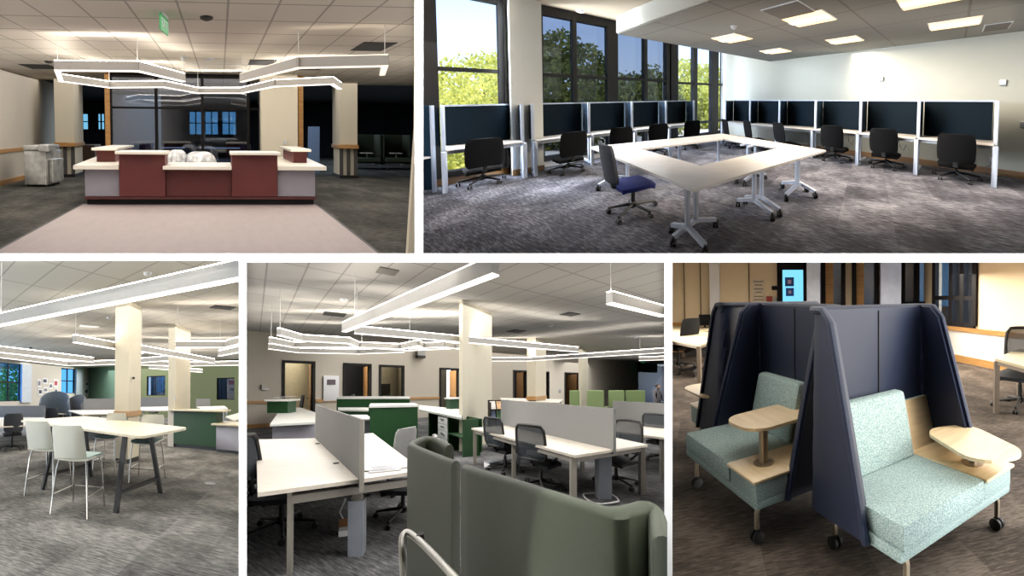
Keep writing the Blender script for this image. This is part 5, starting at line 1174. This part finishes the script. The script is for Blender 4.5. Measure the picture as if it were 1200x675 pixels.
# notice board and wall fittings
def w4p(px, py): s, z = along(b, px, py, WL4, f1); return WL4+f1*s, z
p, z = w4p(388, 455); t = thing(b, 'notice_panel', 'white notice panel on the wall between two doorways', 'notice board', (p.x, p.y, 0), y4)
part(t, 'board', M_paper, MB().box(-.32, .32, -.05, 0, z-.55, z+.55, b=.01)); part(t, 'dark_notice', mat('dark_notice', (96, 84, 90), .8, var=.3), MB().box(-.17, .17, -.06, -.05, z+.15, z+.38))
p, z = w4p(311, 455); single(b, 'wall_bracket', M_alu, MB().box(-.12, .12, -.06, 0, z-.06, z).box(-.12, -.09, -.06, 0, z, z+.15), 'small metal bracket on the wall left of the first doorway', 'wall fitting', (p.x, p.y, 0), y4)
p, z = w4p(492, 417); t = thing(b, 'wall_speaker', 'small dark and white box mounted high on the wall', 'wall fitting', (p.x, p.y, 0), y4); part(t, 'box', M_house, MB().box(-.2, .2, -.2, 0, z, z+.3)); part(t, 'screen', M_black, MB().box(-.22, .22, -.22, 0, z-.12, z))
p, z = w4p(656, 458); single(b, 'wall_switch', M_alu, MB().box(-.1, .1, -.02, 0, z-.12, z+.12, b=.01), 'small wall switch beside the dark doorway at the right', 'wall fitting', (p.x, p.y, 0), y4)
# chairs and monitor glimpsed in the offices
for px, lb, dpt in ((344, 'dark office chair with papers inside the first doorway', .6), (406, 'dark chair inside the second doorway', .5)):
    p, z = w4p(px, 450); p = p+f2*dpt; task_chair(b, lb, (p.x, p.y, 0), 2.2, 'chairs in the side offices', mat('dark_grey_mesh', (46, 50, 58), .8), sc_=1.25)
p, z = w4p(455, 458); p = p+f2*.9; t = thing(b, 'monitor', 'black monitor seen through the third doorway', 'monitor', (p.x, p.y, 0), y4); part(t, 'screen', M_black, MB().box(-.45, .45, -.03, .03, z-.25, z+.35, b=.02)); part(t, 'stand', M_black, MB().box(-.05, .05, -.02, .02, z-.45, z-.25).box(-.2, .2, -.1, .1, z-.47, z-.45)); part(t, 'desk_top', M_top4, MB().box(-.9, .9, -.4, .4, z-.52, z-.47)); part(t, 'leg', M_alu, MB().box(-.85, -.8, -.3, .3, 0, z-.52)); part(t, 'leg', M_alu, MB().box(.8, .85, -.3, .3, 0, z-.52))
# light green cubicles
M_lgreen = mat('light_green_fabric', (138, 158, 108), .9, var=.05, scale=50)
for i, (pa, pc, Y, lb) in enumerate(((667.5, 679, 16.2, 'light green screen panel left of the narrow column'), (688, 707, 15.8, 'light green lounge booth just right of the narrow column'), (713, 731, 16.6, 'light green lounge booth, middle one'), (733, 755.5, 17.4, 'light green lounge booth furthest right'))):
    xa, xb = b.y(pa, 460, Y).x, b.y(pc, 460, Y).x; W = xb-xa; zt = b.y(pa, 457.5, Y).z
    t = thing(b, 'green_booth', lb, 'booth', ((xa+xb)/2, Y, 0), 0, 'light green booths by the far wall')
    part(t, 'high_back', M_lgreen, MB().box(-W/2, W/2, -.04, .04, .2, zt, b=.03))
    if i: part(t, 'side_wing', M_lgreen, MB().box(W/2-.04, W/2+.04, -.0, .9, .2, zt, b=.03)); part(t, 'seat', M_lgreen, MB().box(-W/2+.05, W/2-.05, .05, .6, .3, .5, b=.04))
    for x in (-W/2+.08, W/2-.08): part(t, 'leg', M_alu, MB().tube([(x, 0, 0), (x, 0, .25)], .025, 6))
pp = b.z(750, 430, C4)
p, z = w4p(744, 424.5); t = thing(b, 'exit_sign', 'small green exit sign at the dark passage on the right', 'sign', (p.x+.6, p.y-.2, 0), y4); part(t, 'sign_plate', MATS['green_sign'], MB().box(-.3, .3, -.02, .02, z-.08, z+.12)); part(t, 'bracket', M_paper, MB().box(-.05, .05, -.02, .02, z+.12, C4))

# person standing at the far right
def person(bay, px, Y, H, label, yaw):
    p = bay.y(px, 470, Y); t = thing(bay, 'person', label, 'person', (p.x, p.y, 0), yaw)
    k_ = H/1.75
    V = [(0, 0, .95), (0, .0, 1.15), (0, 0, 1.38), (0, .01, 1.5), (0, .02, 1.6), (0, .03, 1.68),
         (-.19, 0, 1.4), (-.24, .02, 1.13), (-.22, .12, .92), (.19, 0, 1.4), (.24, .02, 1.13), (.22, .12, .92),
         (-.1, 0, .88), (-.11, .02, .5), (-.11, -.02, .08), (-.11, .12, .03), (.1, 0, .88), (.11, .02, .5), (.11, -.02, .08), (.11, .12, .03)]
    E = [(0, 1), (1, 2), (2, 3), (3, 4), (4, 5), (2, 6), (6, 7), (7, 8), (2, 9), (9, 10), (10, 11), (0, 12), (12, 13), (13, 14), (14, 15), (0, 16), (16, 17), (17, 18), (18, 19)]
    R = [.15, .14, .16, .06, .095, .08, .07, .05, .035, .07, .05, .035, .1, .065, .045, .04, .1, .065, .045, .04]
    me = bpy.data.meshes.new('tmp'); me.from_pydata([Vector(v_)*k_ for v_ in V], E, []); ob = bpy.data.objects.new('tmp', me); C.objects.link(ob)
    m = ob.modifiers.new('s', 'SKIN'); 
    for i, sv in enumerate(me.skin_vertices[0].data): sv.radius = (R[i]*k_, R[i]*k_*.8); sv.use_root = (i == 0)
    m2 = ob.modifiers.new('d', 'SUBSURF'); m2.levels = 1
    dg = bpy.context.evaluated_depsgraph_get(); em = ob.evaluated_get(dg).to_mesh(); mb = MB(); mb.add([v_.co.copy() for v_ in em.vertices], [tuple(f.vertices) for f in em.polygons])
    bpy.data.objects.remove(ob)
    part(t, 'body', mat('grey_clothing', (112, 110, 116), .9, var=.1, scale=8), mb, 'in a grey shirt and trousers')
    part(t, 'face', mat('skin', (176, 130, 108), .6), MB().ball((0, .075*k_, 1.6*k_), (.068*k_, .05*k_, .1*k_), 8)); part(t, 'hair', mat('dark_hair', (24, 20, 20), .7), MB().ball((0, -.01*k_, 1.66*k_), (.1*k_, .105*k_, .09*k_), 8)); return t
person(b, 770.5, 14.5, 1.72, 'person in a grey shirt standing behind the rear desk at the right', math.radians(200))

# high-back olive booth in the foreground
M_ol = mat('olive_leatherette', (50, 54, 41), .6, var=.04, scale=40, spec=.15)
topz = 1.18
def tp(px, py, z=topz): return b.z(px, py, z)
ctrl = [tp(527, 521, 1.2), tp(512, 512.5, 1.2), tp(496, 511.5, 1.2), tp(483.5, 517, 1.2), tp(488, 522, 1.2), tp(545, 544, 1.19), tp(600, 560, 1.18), tp(655, 577, 1.17), tp(695, 589, 1.16), tp(718, 594, 1.155), tp(738, 591, 1.16), tp(756, 587, 1.165), tp(768, 594, 1.15), tp(777.5, 628, 1.12)]
o = ctrl[5].copy(); o.z = 0; t = thing(b, 'lounge_booth', 'dark olive high-back lounge booth filling the foreground', 'booth', o, 0)
def smooth_path(P, n):
    out = []
    for i in range(len(P)-1):
        p0, p1, p2, p3 = P[max(i-1, 0)], P[i], P[i+1], P[min(i+2, len(P)-1)]
        for k_ in range(n):
            f = k_/n; out.append(.5*((2*p1)+(p2-p0)*f+(2*p0-5*p1+4*p2-p3)*f*f+(3*p1-p0-3*p2+p3)*f**3))
    return out+[P[-1]]
def panel(path, z0_, th, rnd=.035):
    """upholstered upright panel following a path, with a rounded top"""
    N = len(path); mb = MB(); prof = [(0, 0), (0, 1)]; vs = []; K_ = 7
    for i, p in enumerate(path):
        a, c = path[max(i-1, 0)], path[min(i+1, N-1)]; d = (c-a); d.z = 0; d = d.normalized(); n_ = Vector((d.y, -d.x, 0))
        row = []
        row.append(p+n_*th/2+Vector((0, 0, z0_-p.z))); 
        for k_ in range(K_): an = math.pi*k_/(K_-1); row.append(p+n_*(math.cos(an)*th/2)+Vector((0, 0, math.sin(an)*rnd-rnd)))
        row.append(p-n_*th/2+Vector((0, 0, z0_-p.z))); vs.append(row)
    M_ = len(vs[0]); flat = [v_-o for r_ in vs for v_ in r_]
    fs = [(i*M_+j, (i+1)*M_+j, (i+1)*M_+(j+1) % M_, i*M_+(j+1) % M_) for i in range(N-1) for j in range(M_)]+[tuple(range(M_))[::-1], tuple(range((N-1)*M_, N*M_))]
    return mb.add(flat, fs)
path = smooth_path(ctrl, 6); isp = 5*6
part(t, 'end_panel', M_ol, panel(path[:isp], .25, .06), 'narrower back panel left of the seam'); part(t, 'back_panel', M_ol, panel(path[isp:], .25, .06))
part(t, 'seam', M_black, MB().bar(path[isp]-o+Vector((0, 0, -.9)), path[isp]-o+Vector((0, 0, -.03)), .012, .055, up=(0, 1, 0)))
hb = [b.z(px, py, z) for px, py, z in ((474, 700, .55), (471.5, 650, .78), (471, 632, .84), (476, 624, .86), (486, 629, .855), (510, 652, .84), (545, 690, .8))]
part(t, 'tube_handle', mat('bronze_tube', (120, 116, 104), .35, .7), MB().tube([p-o for p in smooth_path(hb, 5)], .017, 10), 'bent grey metal tube'); 
part(t, 'tube_bracket', M_darkmetal, MB().bar(b.z(497, 628, .86)-o, b.z(488, 630, .855)-o, .03, .03))
part(t, 'seat', M_ol, MB().slab([(p-o)+Vector((0, 0, .2-p.z)) for p in (path[isp+2]+Vector((.08, .05, 0)), path[isp+20]+Vector((.08, .05, 0)), path[isp+20]+Vector((.7, .75, 0)), path[isp+2]+Vector((.7, .75, 0)))], .2))
for p in (path[isp-4], path[isp+24]): q_ = p-o; part(t, 'leg', M_chrome, MB().tube([(q_.x, q_.y, 0), (q_.x, q_.y, .3)], .02, 8))
for ya, yb, e in ((1.3, 2.1, 5), (2.2, 3.2, 17), (3.4, 5.0, 36)): highlamp(b, 310, 760, ya, yb, 312, e, (1, .97, .93))
lamp(b, 'bench_office_fill', (1, 8.5, C4-.1), 9, 6.5, 380, (1, .97, .93)); lamp(b, 'bench_office_fill', (3, 17, C4-.1), 16, 9, 700, (1, .97, .93)); lamp(b, 'bench_office_fill', (11.5, 22, C4-.4), 7, 3.5, 160, (1, .97, .93))

# ================================================================== BAY 5: LOUNGE BOOTHS
b = B5; C5 = 3.6
M_c5 = carpet('brown_grey_carpet', (48, 42, 37), (76, 67, 60), (112, 101, 92), ang=-.35, sc_=1.1)
M_wall5 = mat('warm_cream_wall', (232, 212, 178), .85, var=.01); M_wall5w = mat('pale_wall_lower', (226, 222, 216), .85, var=.01)
M_navy = mat('navy_leatherette', (32, 39, 60), .6, var=.04, scale=30, spec=.2); M_fab = weave('pale_teal_woven_fabric', (120, 144, 146), (176, 192, 188), 170)
M_birch = wood('birch_laminate', (206, 178, 136), (224, 200, 160), ang=.6, scale=3, rough=.4); M_bronze = mat('champagne_metal', (150, 132, 108), .35, .75)
struct(b, 'floor', M_c5, cone(b, 788, 1200, .7, 15, -.08, 0))
R0 = b.z(1120, 423, 0); R1 = b.z(1200, 440, 0); rd = (R1-R0).normalized(); BY = 10.5
RC = R0+rd*((BY-R0.y)/rd.y); RE5 = R0+rd*6.5
def wr5(px, py): return along(b, px, py, RC, rd)
xl = xr(b, 786, BY); BL = Vector((xl, BY, 0)); LB = (RC-BL).length
def wb5(px, py): return along(b, px, py, BL, (1, 0))
s0, _ = wr5(1096, 360); s1, z0_ = wr5(1143, 382)
sa_, _ = wr5(1055, 340)
_, yr5 = wall(b, 'wall_right', M_wall5, RC, RE5, 0, C5, .2, [(max(.1, s0), s1, z0_, 3.2)])
zr_ = wr5(1105, 381)[1]
struct(b, 'trim_30', M_rail, MB().box(.1, 10.5, -.05, 0, zr_-.1, zr_), RC, yr5); struct(b, 'baseboard_right', M_rail, MB().box(0, 10.5, -.03, 0, 0, .16), RC, yr5)
struct(b, 'wall_right_dado', M_wall5w, MB().box(.0, 10.5, -.015, 0, .16, zr_-.1), RC, yr5)
# interior window in the right wall
w_ = bpy.data.objects.new('window_30', None); C.objects.link(w_); p0 = RC+rd*max(.1, s0); w_.location = b.w(p0); w_['kind'] = 'structure'; T_ = Thing(b, w_, p0, yr5); W_ = s1-max(.1, s0); f_ = MB()
for x in (0, W_*.45, W_*.72, W_): f_.box(x-.06, x+.06, -.06, .06, z0_, 3.2)
for z in (z0_, z0_+.62, 3.2): f_.box(0, W_, -.05, .05, z-.05, z+.05)
part(T_, 'window_frame', M_darkmetal, f_, smooth=False); part(T_, 'pane', M_gl1, MB().box(0, W_, -.01, .01, z0_, 3.2), smooth=False)
# back wall with its doors and openings
ops5 = []
for n, pa, pc, py in ((20, 912, 946, 290), (21, 963, 990, 290), (22, 999, 1029, 290), (23, 1056, 1092, 290)):
    sa, _ = wb5(pa, 340); sc2, _ = wb5(pc, 340); ops5.append((n, sa, sc2))
wall(b, 'wall_back', M_wall5, BL, RC, 0, C5, .2, [(a, c, 0 if n < 23 else 1.3, 3.2) for n, a, c in ops5])
struct(b, 'trim_31', M_rail, MB().box(0, ops5[0][1]-.2, -.05, 0, zr_-.12, zr_), BL, 0); struct(b, 'baseboard_back', M_rail, MB().box(0, ops5[0][1]-.2, -.03, 0, 0, .16), BL, 0)
sm = MB()
for px in (802, 821, 878): s_, _ = wb5(px, 340); sm.box(s_-.012, s_+.012, -.012, 0, zr_, C5)
struct(b, 'trim_32', mat('wall_panel_joint', (120, 104, 84), .8), sm, BL, 0)
s_, _ = wb5(838, 340); struct(b, 'trim_33', M_paper, MB().box(s_-.12, s_+.14, -.08, 0, 0, C5), BL, 0)
for pa, pc in ((947, 962), (1031, 1054)):
    sa, _ = wb5(pa, 340); sc2, _ = wb5(pc, 340); struct(b, 'trim_%d' % (34+(pa > 1000)), mat('cool_white_pier', (214, 222, 238), .8), MB().box(sa, sc2, -.35, 0, 0, C5), BL, 0)
M_cyan = glass('aqua_daylight_glass', (170, 214, 226), .03)
for n, sa, sc2 in ops5:
    nm_ = 'window_31' if n == 23 else 'door_%d' % n
    o_ = bpy.data.objects.new(nm_, None); C.objects.link(o_); p0 = BL+Vector((sa, 0, 0)); o_.location = b.w(p0); o_['kind'] = 'structure'; T_ = Thing(b, o_, p0, 0); W_ = sc2-sa; zb_ = 1.3 if n == 23 else 0
    f_ = MB().box(-.02, .1, -.05, .1, zb_, 3.2).box(W_-.1, W_+.02, -.05, .1, zb_, 3.2).box(0, W_, -.05, .1, 3.1, 3.25)
    if n == 20: f_.box(0, W_, -.05, .1, 2.25, 2.6)
    if n == 23: f_.box(W_*.5-.07, W_*.5+.07, -.05, .1, zb_, 3.2).box(0, W_, -.05, .1, zb_-.05, zb_+.1)
    part(T_, 'door_frame' if n < 23 else 'window_frame', M_darkmetal, f_, smooth=False)
    if n == 20:
        part(T_, 'glass_leaf', M_cyan, MB().box(.1, W_-.1, 0, .02, 0, 2.25), smooth=False)
        for i, (pa, pc, ya, yb) in enumerate(((920, 930.5, 325, 335.5), (921, 930.5, 337.5, 347))):
            a_, za = wb5(pa, ya); c_, zb = wb5(pc, yb); fr_ = part(T_, 'door_poster', mat('blue_poster_border', (40, 96, 190), .6), MB().box(a_-sa, c_-sa, -.02, -.01, zb, za)); part(T_, 'poster_sheet', mat('pink_white_sheet', (226, 206, 220), .7, var=.1, scale=8), MB().box(a_-sa+.07, c_-sa-.07, -.03, -.02, zb+.07, za-.07), parent=fr_)
    if n in (21, 22):
        part(T_, 'door_jamb', M_rail, MB().box(.1, .3, .0, .15, 0, 3.1), 'tan wooden strip'); part(T_, 'glass_leaf', M_gl1, MB().box(.3, W_-.1, .04, .06, 0, 3.1), smooth=False)
    if n == 23: part(T_, 'pane', M_gl1, MB().box(.1, W_-.1, .0, .02, zb_, 3.2), smooth=False)
# spaces behind the openings
sB = MB().box(ops5[1][1]-.3, LB+3, 1.8, 1.9, 0, C5)
struct(b, 'wall_beyond', mat('grey_interior_wall', (150, 150, 146), .85), MB().box(ops5[1][1]-.2, ops5[2][2]+.4, 2.2, 2.3, 0, C5).box(ops5[1][1]-.3, ops5[1][1]-.2, .2, 2.3, 0, C5), BL, 0)
struct(b, 'wall_beyond', mat('brown_grey_interior', (112, 102, 92), .85), MB().box(ops5[3][1]-.4, LB+3, 2.2, 2.3, 0, C5), BL, 0)
struct(b, 'trim_36', mat('pale_blue_panel', (150, 196, 226), .5), MB().box(ops5[1][1]+.55, ops5[1][1]+.9, 2.1, 2.15, .3, 2.2).box(LB+.2, LB+.55, 2.1, 2.15, 1.2, 2.9).box(LB+.65, LB+1.2, 2.1, 2.15, 1.2, 2.9), BL, 0)  # plain pale blue panels beyond the openings
struct(b, 'ceiling', mat('plain_pale_ceiling', (214, 208, 196), .9), cone(b, 788, 1200, 7, 15, C5, C5+.08))
# wall notices
s_, z_ = wb5(889, 341); p = BL+Vector((s_, 0, 0)); t = thing(b, 'wall_notice', 'grey lettering notice on the cream wall left of the glass door', 'notice', (p.x, p.y, 0)); nt_ = MB()
part(t, 'notice_sheet', mat('cream_notice', (224, 208, 182), .8), MB().box(-.17, .17, -.012, 0, z_-.32, z_+.32))
for i, w_2 in enumerate((.13, .1, .13, .08, .12, .13)): nt_.box(-w_2, w_2, -.02, -.012, z_+.24-.09*i-.02*(i//2), z_+.265-.09*i-.02*(i//2))
part(t, 'printed_lines', mat('grey_ink', (120, 116, 110), .8), nt_, smooth=False)
s_, z_ = wb5(908, 337.5); single(b, 'room_plate', M_black, MB().box(-.08, .08, -.02, 0, z_-.055, z_+.055, b=.005), 'small black room plate beside the glass door', 'sign', (BL.x+s_, BL.y, 0))
s_, z_ = wb5(902, 351); single(b, 'fire_alarm_box', mat('alarm_red', (150, 50, 44), .5), MB().box(-.07, .07, -.06, 0, z_-.09, z_+.09, b=.01), 'small red alarm box on the cream wall', 'alarm box', (BL.x+s_, BL.y, 0))
s_, z_ = wb5(908.5, 351); single(b, 'wall_switch', M_alu, MB().box(-.035, .035, -.02, 0, z_-.09, z_+.07, b=.005), 'pale wall switches right of the red alarm box', 'wall fitting', (BL.x+s_, BL.y, 0))

# the four booths of the pinwheel
CC = Vector((.093, 3.328, 0)); A0 = math.atan2(-.728, .686)-math.pi/2
def fillet(P, r, n=6):
    out = [P[0]]
    for i in range(1, len(P)-1):
        p, a, c = Vector(P[i]), Vector(P[i-1]), Vector(P[i+1]); da = (a-p); dc = (c-p); q = min(r, da.length*.48, dc.length*.48); da.normalize(); dc.normalize()
        for k_ in range(n+1): f = k_/n; out.append(tuple(p+da*q*(1-f)**2+dc*q*f**2))
    return out+[P[-1]]
def resample(P, n):
    P = [Vector(p) for p in P]; L = [0]
    for a, c in zip(P, P[1:]): L.append(L[-1]+(c-a).length)
    out = []; j = 0
    for i in range(n+1):
        s = L[-1]*i/n
        while j < len(L)-2 and L[j+1] < s: j += 1
        out.append(P[j].lerp(P[j+1], (s-L[j])/max(1e-9, L[j+1]-L[j])))
    return out
def booth(k_, label, tab=(.16, 1.0, 0), tabz=.62, shift=Vector()):
    yaw = A0-k_*math.pi/2; t = thing(b, 'lounge_booth', label, 'lounge booth', CC+shift, yaw, 'navy lounge booths')
    X0_, X1_ = -.29, .88; nu, nv = 44, 16; rows = []
    for j in range(nv+1):
        v_ = j/nv; z = .26+1.24*v_; yf = .93-.33*v_**1.05
        # rounded upper front corners
        yf -= .05*max(0, (v_-.94)/.06)**2
        xa, xb = X0_+.05*v_, X1_-.03*v_
        rows.append([Vector((p[0], p[1], z)) for p in resample(fillet([(xb, yf), (xb, .42), (xa, .42), (xa, yf)], .09), nu)])
    part(t, 'privacy_shell', M_navy, MB().shell(lambda u_, v_: rows[round(v_*nv)][round(u_*nu)], nu, nv, .045))
    edge = [r_[0] for r_ in rows]+[p for p in rows[-1][1:-1]]+[r_[-1] for r_ in rows[::-1]]
    ct = [e+Vector((0, 0, 0)) for e in edge]
    part(t, 'edge_piping', M_navy, MB().tube(ct, .024, 8))
    part(t, 'seam', M_black, MB().box(.27, .278, .464, .47, .4, 1.48))
    part(t, 'seat_base', M_fab, MB().box(X0_+.02, X1_-.02, .5, 1.15, .25, .32, b=.02))
    part(t, 'seat_cushion', M_fab, MB().box(.07, X1_-.03, .5, 1.16, .3, .45, b=.035))
    part(t, 'side_block', M_fab, MB().box(X0_+.02, .07, .5, 1.15, .3, .425, b=.012)); part(t, 'side_table_top', M_birch, MB().box(X0_+.01, .08, .5, 1.17, .425, .45, b=.006))
    part(t, 'back_cushion', M_fab, fin(MB(), [(.52, .44), (.66, .44), (.56, .90), (.46, .90)], .10, .70, .03))
    part(t, 'side_back_block', M_fab, fin(MB(), [(.48, .45), (.585, .45), (.5, .80), (.47, .80)], X0_+.04, .08, .01))
    part(t, 'side_back_panel', M_birch, MB().slab([(X0_+.05, .59, .45), (.08, .59, .45), (.08, .505, .80), (X0_+.05, .505, .80)], .015))
    tx, ty, rz = tab; M_ = Matrix.Rotation(rz, 3, 'Z'); P_t = [M_ @ Vector((x, y, 0)) for x, y in rrect(.40, .60, .15, 6)]
    part(t, 'tablet', M_birch, MB().prism([(p.x+tx, p.y+ty) for p in P_t], tabz-.022, tabz))
    px_, py_ = -.08, .98
    part(t, 'tablet_post', M_bronze, MB().tube([(px_, py_, .45), (px_, py_, tabz-.02)], .03, 12)); part(t, 'post_disk', M_bronze, MB().lathe((px_, py_, .45), [(.07, 0), (.07, .006), (.05, .012)], 18))
    for x, y in ((X0_+.1, 1.1), (X1_-.12, 1.1), (X0_+.1, .55), (X1_-.12, .55)):
        lg_ = part(t, 'leg', M_bronze, MB().tube([(x, y-.06, .26), (x, y-.015, .24), (x, y, .19), (x, y, .09)], .018, 8))
        c = MB()
        for k2 in (-.03, .008): c.lathe((x+k2, y, .04), [(.04, 0), (.04, .022)], 14, 'x')
        c.tube([(x, y, .06), (x, y, .1)], .014, 6); part(t, 'caster', M_black, c, parent=lg_)
    part(t, 'grab_rail', M_bronze, MB().tube(smooth_path([Vector((.45, .38, .9)), Vector((.45, .30, .95)), Vector((.45, .27, 1.0)), Vector((.45, .27, 1.2)), Vector((.45, .30, 1.25)), Vector((.45, .38, 1.27))], 4), .016, 8))
    return t
booth(0, 'navy lounge booth nearest on the right, seat and round tablet facing the viewer', (-.04, 1.0, -.4), .62)
booth(1, 'navy lounge booth at the left with the tablet swung across its seat', (.1, .80, .1), .70)
booth(2, 'navy lounge booth behind at the far left, seen from its back', (-.14, .95, 0), .62, Vector((.728, .686, 0))*-.51+Vector((.686, -.728, 0))*-.53)

# background tables and chairs
def desk5(pts, lb, th=.035):
    P = [b.z(px, py, .74) for px, py in pts]; o = sum(P, Vector())/len(P); o.z = 0; t = thing(b, 'work_table', lb, 'table', o, 0)
    part(t, 'table_top', M_cream_top, MB().prism([((p-o).x, (p-o).y) for p in P], .74-th, .74), smooth=False)
    for p in P: q_ = (p-o)*.94; part(t, 'leg', mat('taupe_metal_leg', (130, 118, 104), .4, .4), MB().box(q_.x-.03, q_.x+.03, q_.y-.03, q_.y+.03, 0, .7))
    for p, n_ in zip(P, P[1:]+P[:1]): a_, c_ = (p-o)*.94, (n_-o)*.94; part(t, 'frame_rail', mat('taupe_metal_leg', (0, 0, 0)), MB().bar((a_.x, a_.y, .68), (c_.x, c_.y, .68), .03, .05))
    return t
desk5([(1166, 420), (1215, 433), (1240, 416), (1195, 408)], 'cream work table at the right edge by the wall')
desk5([(760, 393), (820, 404), (848, 393), (800, 384)], 'cream work table at the left edge behind the booths')
desk5([(770, 385), (832, 388), (845, 380), (790, 379)], 'second cream table further back at the left edge')
for px, py, lb, yw_, fb in ((1195, 478, 'grey-backed task chair at the right edge table', 2.6, M_mesh4), (795, 432, 'black task chair at the left edge table', 1.2, M_blackfab), (818, 438, 'black task chair behind the left booth', 2.0, M_blackfab)):
    p = b.z(px, py, 0); task_chair(b, lb, (p.x, p.y, 0), yw_, None, fb, M_black, 'full' if fb == M_blackfab else 'mesh', M_seat4, False, 1.1)
p = b.z(826, 384, .74); t = thing(b, 'monitor', 'small black monitor on the table left of the booths', 'monitor', p, .4); part(t, 'screen', M_black, MB().box(-.14, .14, -.015, .015, .06, .34, b=.008)); part(t, 'stand', M_black, MB().box(-.02, .02, -.01, .01, 0, .08).box(-.09, .09, -.06, .06, 0, .012))
for ya, yb, e in ((1.6, 2.6, 7), (2.7, 3.9, 9), (4.2, 6.0, 50), (6.5, 9.5, 320)): highlamp(b, 800, 1190, ya, yb, 312, e, (1, .92, .8), 'lounge_top_fill')
sidelamp('lounge_side_fill', 1330, 1300, 8, 22, 250, 620, 400, (1, .95, .87)); sidelamp('lounge_side_fill', 1300, 1260, 26, 44, 250, 460, 1300, (1, .93, .84))  # added side fill beyond the right edge; no window stands there
lamp(b, 'room_beyond_light', (BL.x+5, BY+1.2, 2.3), 5, 1, 25, (.8, .9, 1))
